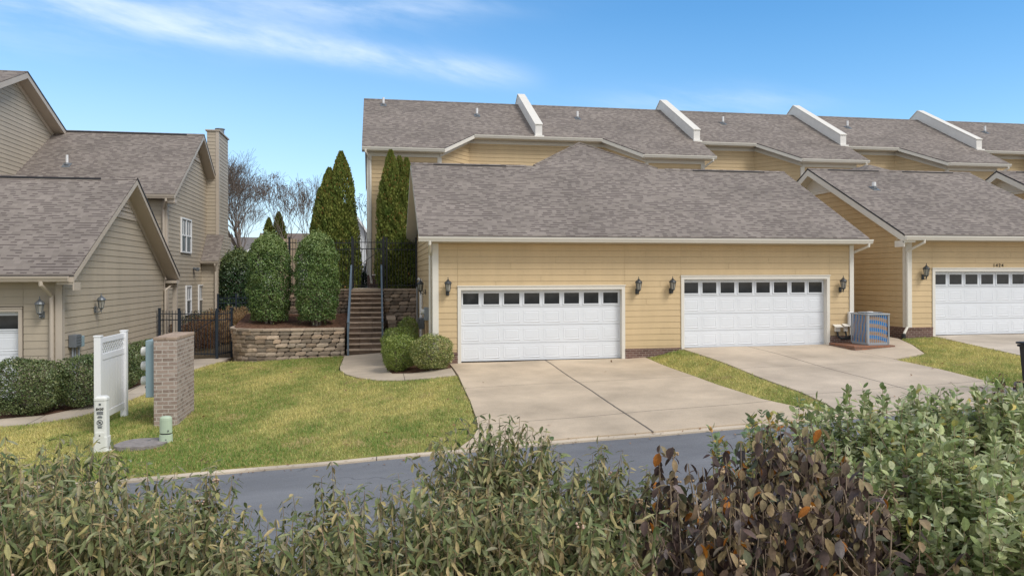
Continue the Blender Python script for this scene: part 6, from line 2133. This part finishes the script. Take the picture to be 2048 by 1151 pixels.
M['bud'] = paint('flower_bud', (.42, .31, .23), .8, .2, 30)
M['budtan'] = paint('dried_bud', (.46, .33, .17), .8, .2, 30)
M['pinkbud'] = paint('pinkish_bud', (.42, .30, .26), .8, .2, 30)
LONG = dict(r=.0055, span=.80, twigs=8, step=.031, whorl=2, fill=.9, elev=(-.75, .5), L=(.042, .08), wr=(.24, .36), fold=.14, droop=.16, var=.07,
            cols=[(.15, .19, .07), (.22, .25, .10), (.30, .32, .16), (.42, .37, .16), (.53, .43, .21), (.38, .35, .21)], w=[.20, .22, .19, .16, .12, .11], mat=M['leaf'], stem=M['stem'], buds=14, budcol=(1.8, 1.7, 2.0))
DARK = dict(r=.0095, span=.70, twigs=8, step=.052, whorl=2, fill=.82, elev=(-1.05, .4), L=(.040, .082), wr=(.48, .66), fold=.12, droop=.30, var=.075,
            cols=[(.085, .055, .046), (.13, .088, .072), (.21, .15, .10), (.32, .24, .125), (.10, .11, .055), (.55, .2, .03), (.38, .30, .16), (.24, .2, .19)], w=[.20, .17, .13, .17, .10, .03, .13, .07], mat=M['leaf'], stem=M['stemtan'], buds=70, budcol=(1.45, 1.35, 1.1))
SILV = dict(r=.0055, span=.72, twigs=6, step=.026, whorl=2, fill=.9, elev=(.25, .5), L=(.040, .068), wr=(.48, .64), fold=.10, droop=.05, var=.05,
            cols=[(.31, .37, .15), (.44, .49, .23), (.56, .60, .34), (.21, .265, .085), (.68, .69, .43), (.62, .51, .15)], w=[.27, .27, .2, .16, .075, .025], mat=M['leaf'], stem=M['stem'])
SILVY = dict(SILV); SILVY['cols'] = [(.20, .28, .14), (.28, .34, .16), (.45, .43, .15), (.6, .47, .13), (.62, .34, .06)]; SILVY['w'] = [.35, .3, .17, .13, .05]; SILVY['L'] = (.04, .07); SILVY['var'] = .12; SILVY['twigs'] = 3


def at_px(u, v, t_):
    c = at_t(u, v, t_)
    return (c[0], c[1]), c[2]


FG = 'long leaved shrubs along the near side of the lane'
for (u, t_, hw, vt, nst, lab, sd, dm) in ((40, 4.7, .70, 862, 84, 'olive long leaved shrub at the left frame edge below the white pedestal', 101, .35),
                                      (310, 4.6, .62, 926, 54, 'thin olive long leaved shrub hiding the road edge below the vault lid', 102, .35),
                                      (655, 4.8, .32, 925, 24, 'small olive long leaved shrub standing left of the tallest one', 103, .5),
                                      (985, 4.8, .66, 826, 96, 'tallest olive long leaved shrub, its tips crossing the driveway corner', 104, .55),
                                      (1210, 4.6, .36, 884, 32, 'olive long leaved shrub just left of the dark purple shrub', 105, .5)):
    c, z = at_px(u, vt, t_)
    stem_shrub('long_leaved_shrub', lab, c, (hw, hw * .75), z, nst, LONG, sd, FG, dm)
for (u, t_, hw, vt, nst, lab, sd) in ((60, 3.6, .58, 925, 84, 'dense olive shrub filling the bottom left corner', 111),
                                  (310, 3.6, .52, 985, 78, 'dense olive shrub at the bottom edge, second from the left corner', 112),
                                  (590, 3.5, .48, 1035, 70, 'dense olive shrub at the bottom edge below the visible road gap', 113),
                                  (850, 3.6, .52, 950, 80, 'dense olive shrub at the bottom edge below the tallest shrub', 114),
                                  (1120, 3.6, .5, 945, 76, 'dense olive shrub at the bottom edge left of the purple leaves', 115)):
    c, z = at_px(u, vt, t_)
    stem_shrub('long_leaved_shrub', lab, c, (hw, hw * .7), z, nst, LONG, sd, FG, .3)
for (u, t_, hw, vt, nst, lab, sd, dm) in ((1570, 4.2, .70, 846, 72, 'large shrub with drooping dark purple leaves at the bottom right', 121, .45),
                                      (1690, 3.5, .46, 922, 44, 'lower dark purple shrub in front of the large one at the bottom edge', 122, .4),
                                      (1330, 4.3, .16, 868, 8, 'narrow dark purple shrub against the road left of the large purple one', 123, .3),
                                      (1420, 3.5, .36, 950, 28, 'lower dark purple shrub at the bottom edge next to the olive hedge', 125, .4),
                                      (2035, 6.2, .38, 728, 18, 'dark purple shrub poking up at the right frame edge above the silver leaves', 124, .4)):
    c, z = at_px(u, vt, t_)
    stem_shrub('purple_leaved_shrub', lab, c, (hw, hw * .7), z, nst, DARK, sd, 'purple leaved shrubs', dm)
for (u, t_, hw, vt, nst, lab, sd, sp, dm) in ((1590, 5.6, .66, 796, 40, 'loose shrub with silver and yellow leaves between the driveway and the purple shrub', 131, SILVY, .5),
                                          (1800, 5.2, .72, 778, 100, 'silver green small leaved shrub right of the purple one', 132, SILV, .3),
                                          (2030, 5.0, .66, 768, 100, 'silver green small leaved shrub at the right frame edge', 133, SILV, .3),
                                          (1880, 4.2, .56, 840, 80, 'nearer silver green shrub in the lower right in front of its taller neighbours', 134, SILV, .35),
                                          (2030, 3.6, .5, 920, 70, 'silver green shrub in the very bottom right corner', 135, SILV, .35)):
    c, z = at_px(u, vt, t_)
    stem_shrub('silver_leaved_shrub', lab, c, (hw, hw * .75), z, nst, sp, sd, 'silver leaved shrubs', dm)

# ================================================================== LIGHT AND SKY
SUN_EL, SUN_AZ = math.radians(50), math.radians(140)      # azimuth measured from +Y towards +X
sd_ = Vector((math.sin(SUN_AZ) * math.cos(SUN_EL), math.cos(SUN_AZ) * math.cos(SUN_EL), math.sin(SUN_EL)))
sl = bpy.data.lights.new('sun', 'SUN'); sl.energy = 1.9; sl.angle = math.radians(24); sl.color = (1, .95, .88)
so = bpy.data.objects.new('sun', sl); COL.objects.link(so)
so.rotation_euler = (-sd_).to_track_quat('-Z', 'Y').to_euler()
wd = bpy.data.worlds.new('World'); scene.world = wd; wd.use_nodes = True
nt = wd.node_tree; L = nt.links
bg = nt.nodes['Background']; bg.inputs['Strength'].default_value = .14
sky = N(nt, 'ShaderNodeTexSky'); sky.sky_type = 'NISHITA'; sky.sun_disc = False
sky.sun_elevation = SUN_EL; sky.sun_rotation = SUN_AZ
sky.air_density = 1.0; sky.dust_density = .6; sky.ozone_density = 1.6; sky.altitude = 100
tc = N(nt, 'ShaderNodeTexCoord')
mp = N(nt, 'ShaderNodeMapping', vector_type='POINT'); mp.inputs['Rotation'].default_value = (0, 0, TH)
L.new(tc.outputs['Generated'], mp.inputs[0])
sp = N(nt, 'ShaderNodeSeparateXYZ'); L.new(mp.outputs[0], sp.inputs[0])
yy = math_(nt, 'MAXIMUM', sp.outputs[1], .05)
ga = math_(nt, 'DIVIDE', sp.outputs[0], yy); gb = math_(nt, 'DIVIDE', sp.outputs[2], yy)
front = math_(nt, 'GREATER_THAN', sp.outputs[1], .06)


def gauss(x, w):
    q = math_(nt, 'DIVIDE', x, w)
    return math_(nt, 'EXPONENT', math_(nt, 'MULTIPLY', math_(nt, 'MULTIPLY', q, q), -1.0))


cv = N(nt, 'ShaderNodeCombineXYZ'); L.new(ga, cv.inputs[0]); L.new(math_(nt, 'MULTIPLY', math_(nt, 'ADD', gb, math_(nt, 'MULTIPLY', ga, .22)), 4.2), cv.inputs[1])
n1 = N(nt, 'ShaderNodeTexNoise', ins={'Scale': 2.6, 'Detail': 9.0, 'Roughness': .58, 'Distortion': .5}); L.new(cv.outputs[0], n1.inputs['Vector'])
n2 = N(nt, 'ShaderNodeTexNoise', ins={'Scale': 9.0, 'Detail': 8.0, 'Roughness': .65}); L.new(cv.outputs[0], n2.inputs['Vector'])
wisp = math_(nt, 'ADD', math_(nt, 'MULTIPLY', n1.outputs[0], .75), math_(nt, 'MULTIPLY', n2.outputs[0], .25))
# a long cirrus band falling from the upper left to the centre, thicker on the left
axis = math_(nt, 'SUBTRACT', gb, math_(nt, 'ADD', .268, math_(nt, 'ADD', math_(nt, 'MULTIPLY', ga, -.13), math_(nt, 'MULTIPLY', math_(nt, 'MULTIPLY', ga, ga), .06))))
band = math_(nt, 'MULTIPLY', gauss(axis, .017), math_(nt, 'SUBTRACT', 1.0, N(nt, 'ShaderNodeMapRange', interpolation_type='SMOOTHSTEP', ins={'From Min': -.08, 'From Max': .07}).outputs[0]))
ms = [x for x in nt.nodes if x.type == 'MAP_RANGE'][-1]; L.new(ga, ms.inputs[0])
lf = N(nt, 'ShaderNodeMapRange', interpolation_type='SMOOTHSTEP', ins={'From Min': .05, 'From Max': -.45}); L.new(ga, lf.inputs[0])
up = N(nt, 'ShaderNodeMapRange', interpolation_type='SMOOTHSTEP', ins={'From Min': .26, 'From Max': .36}); L.new(gb, up.inputs[0])
veil = math_(nt, 'MULTIPLY', math_(nt, 'MULTIPLY', lf.outputs[0], up.outputs[0]), .45)
small = math_(nt, 'MULTIPLY', math_(nt, 'MULTIPLY', gauss(math_(nt, 'SUBTRACT', ga, .27), .13), gauss(math_(nt, 'SUBTRACT', gb, .232), .02)), .6)
top = math_(nt, 'MULTIPLY', math_(nt, 'MULTIPLY', gauss(math_(nt, 'SUBTRACT', ga, -.17), .16), gauss(math_(nt, 'SUBTRACT', gb, .36), .02)), .5)
mask = math_(nt, 'ADD', math_(nt, 'ADD', band, veil), math_(nt, 'ADD', small, top), True)
wr = N(nt, 'ShaderNodeMapRange', interpolation_type='SMOOTHSTEP', ins={'From Min': .36, 'From Max': .66}); L.new(wisp, wr.inputs[0])
wv = math_(nt, 'ADD', math_(nt, 'MULTIPLY', wr.outputs[0], .70), .08)
cl = math_(nt, 'MULTIPLY', math_(nt, 'MULTIPLY', mask, wv), front, True)
# thin milky veil low on the left
lowv = N(nt, 'ShaderNodeMapRange', ins={'From Min': .35, 'From Max': -.02, 'To Min': .12, 'To Max': .98}); L.new(gb, lowv.inputs[0])
lf2 = N(nt, 'ShaderNodeMapRange', interpolation_type='SMOOTHSTEP', ins={'From Min': .45, 'From Max': -.75, 'To Min': .16, 'To Max': 1.0}); L.new(ga, lf2.inputs[0])
milk = math_(nt, 'MULTIPLY', math_(nt, 'MULTIPLY', lowv.outputs[0], lf2.outputs[0]), front)
hs = N(nt, 'ShaderNodeHueSaturation', ins={'Saturation': 1.36, 'Value': 1.12, 'Hue': .497}); L.new(sky.outputs[0], hs.inputs['Color'])
c = mixc(nt, milk, hs.outputs[0], (3.7, 4.95, 6.5, 1))
c = mixc(nt, cl, c, (5.2, 5.9, 6.8, 1))
# broken pale cloud added behind and above the viewer, unseen, to neutralise the light
n6 = N(nt, 'ShaderNodeTexNoise', ins={'Scale': 2.2, 'Detail': 6.0}); L.new(mp.outputs[0], n6.inputs['Vector'])
bk = N(nt, 'ShaderNodeMapRange', interpolation_type='SMOOTHSTEP', ins={'From Min': .55, 'From Max': .05}); L.new(sp.outputs[1], bk.inputs[0])
cc = N(nt, 'ShaderNodeMapRange', interpolation_type='SMOOTHSTEP', ins={'From Min': .30, 'From Max': .62, 'To Min': .45, 'To Max': .95}); L.new(n6.outputs[0], cc.inputs[0])
c = mixc(nt, math_(nt, 'MULTIPLY', bk.outputs[0], cc.outputs[0]), c, (4.6, 4.5, 4.4, 1))
L.new(c, bg.inputs['Color'])
scene.view_settings.view_transform = 'Standard'; scene.view_settings.look = 'None'
scene.view_settings.exposure = .37; scene.view_settings.gamma = 1
scene.render.engine = 'CYCLES'
scene.cycles.use_denoising = True
scene.cycles.max_bounces = 6
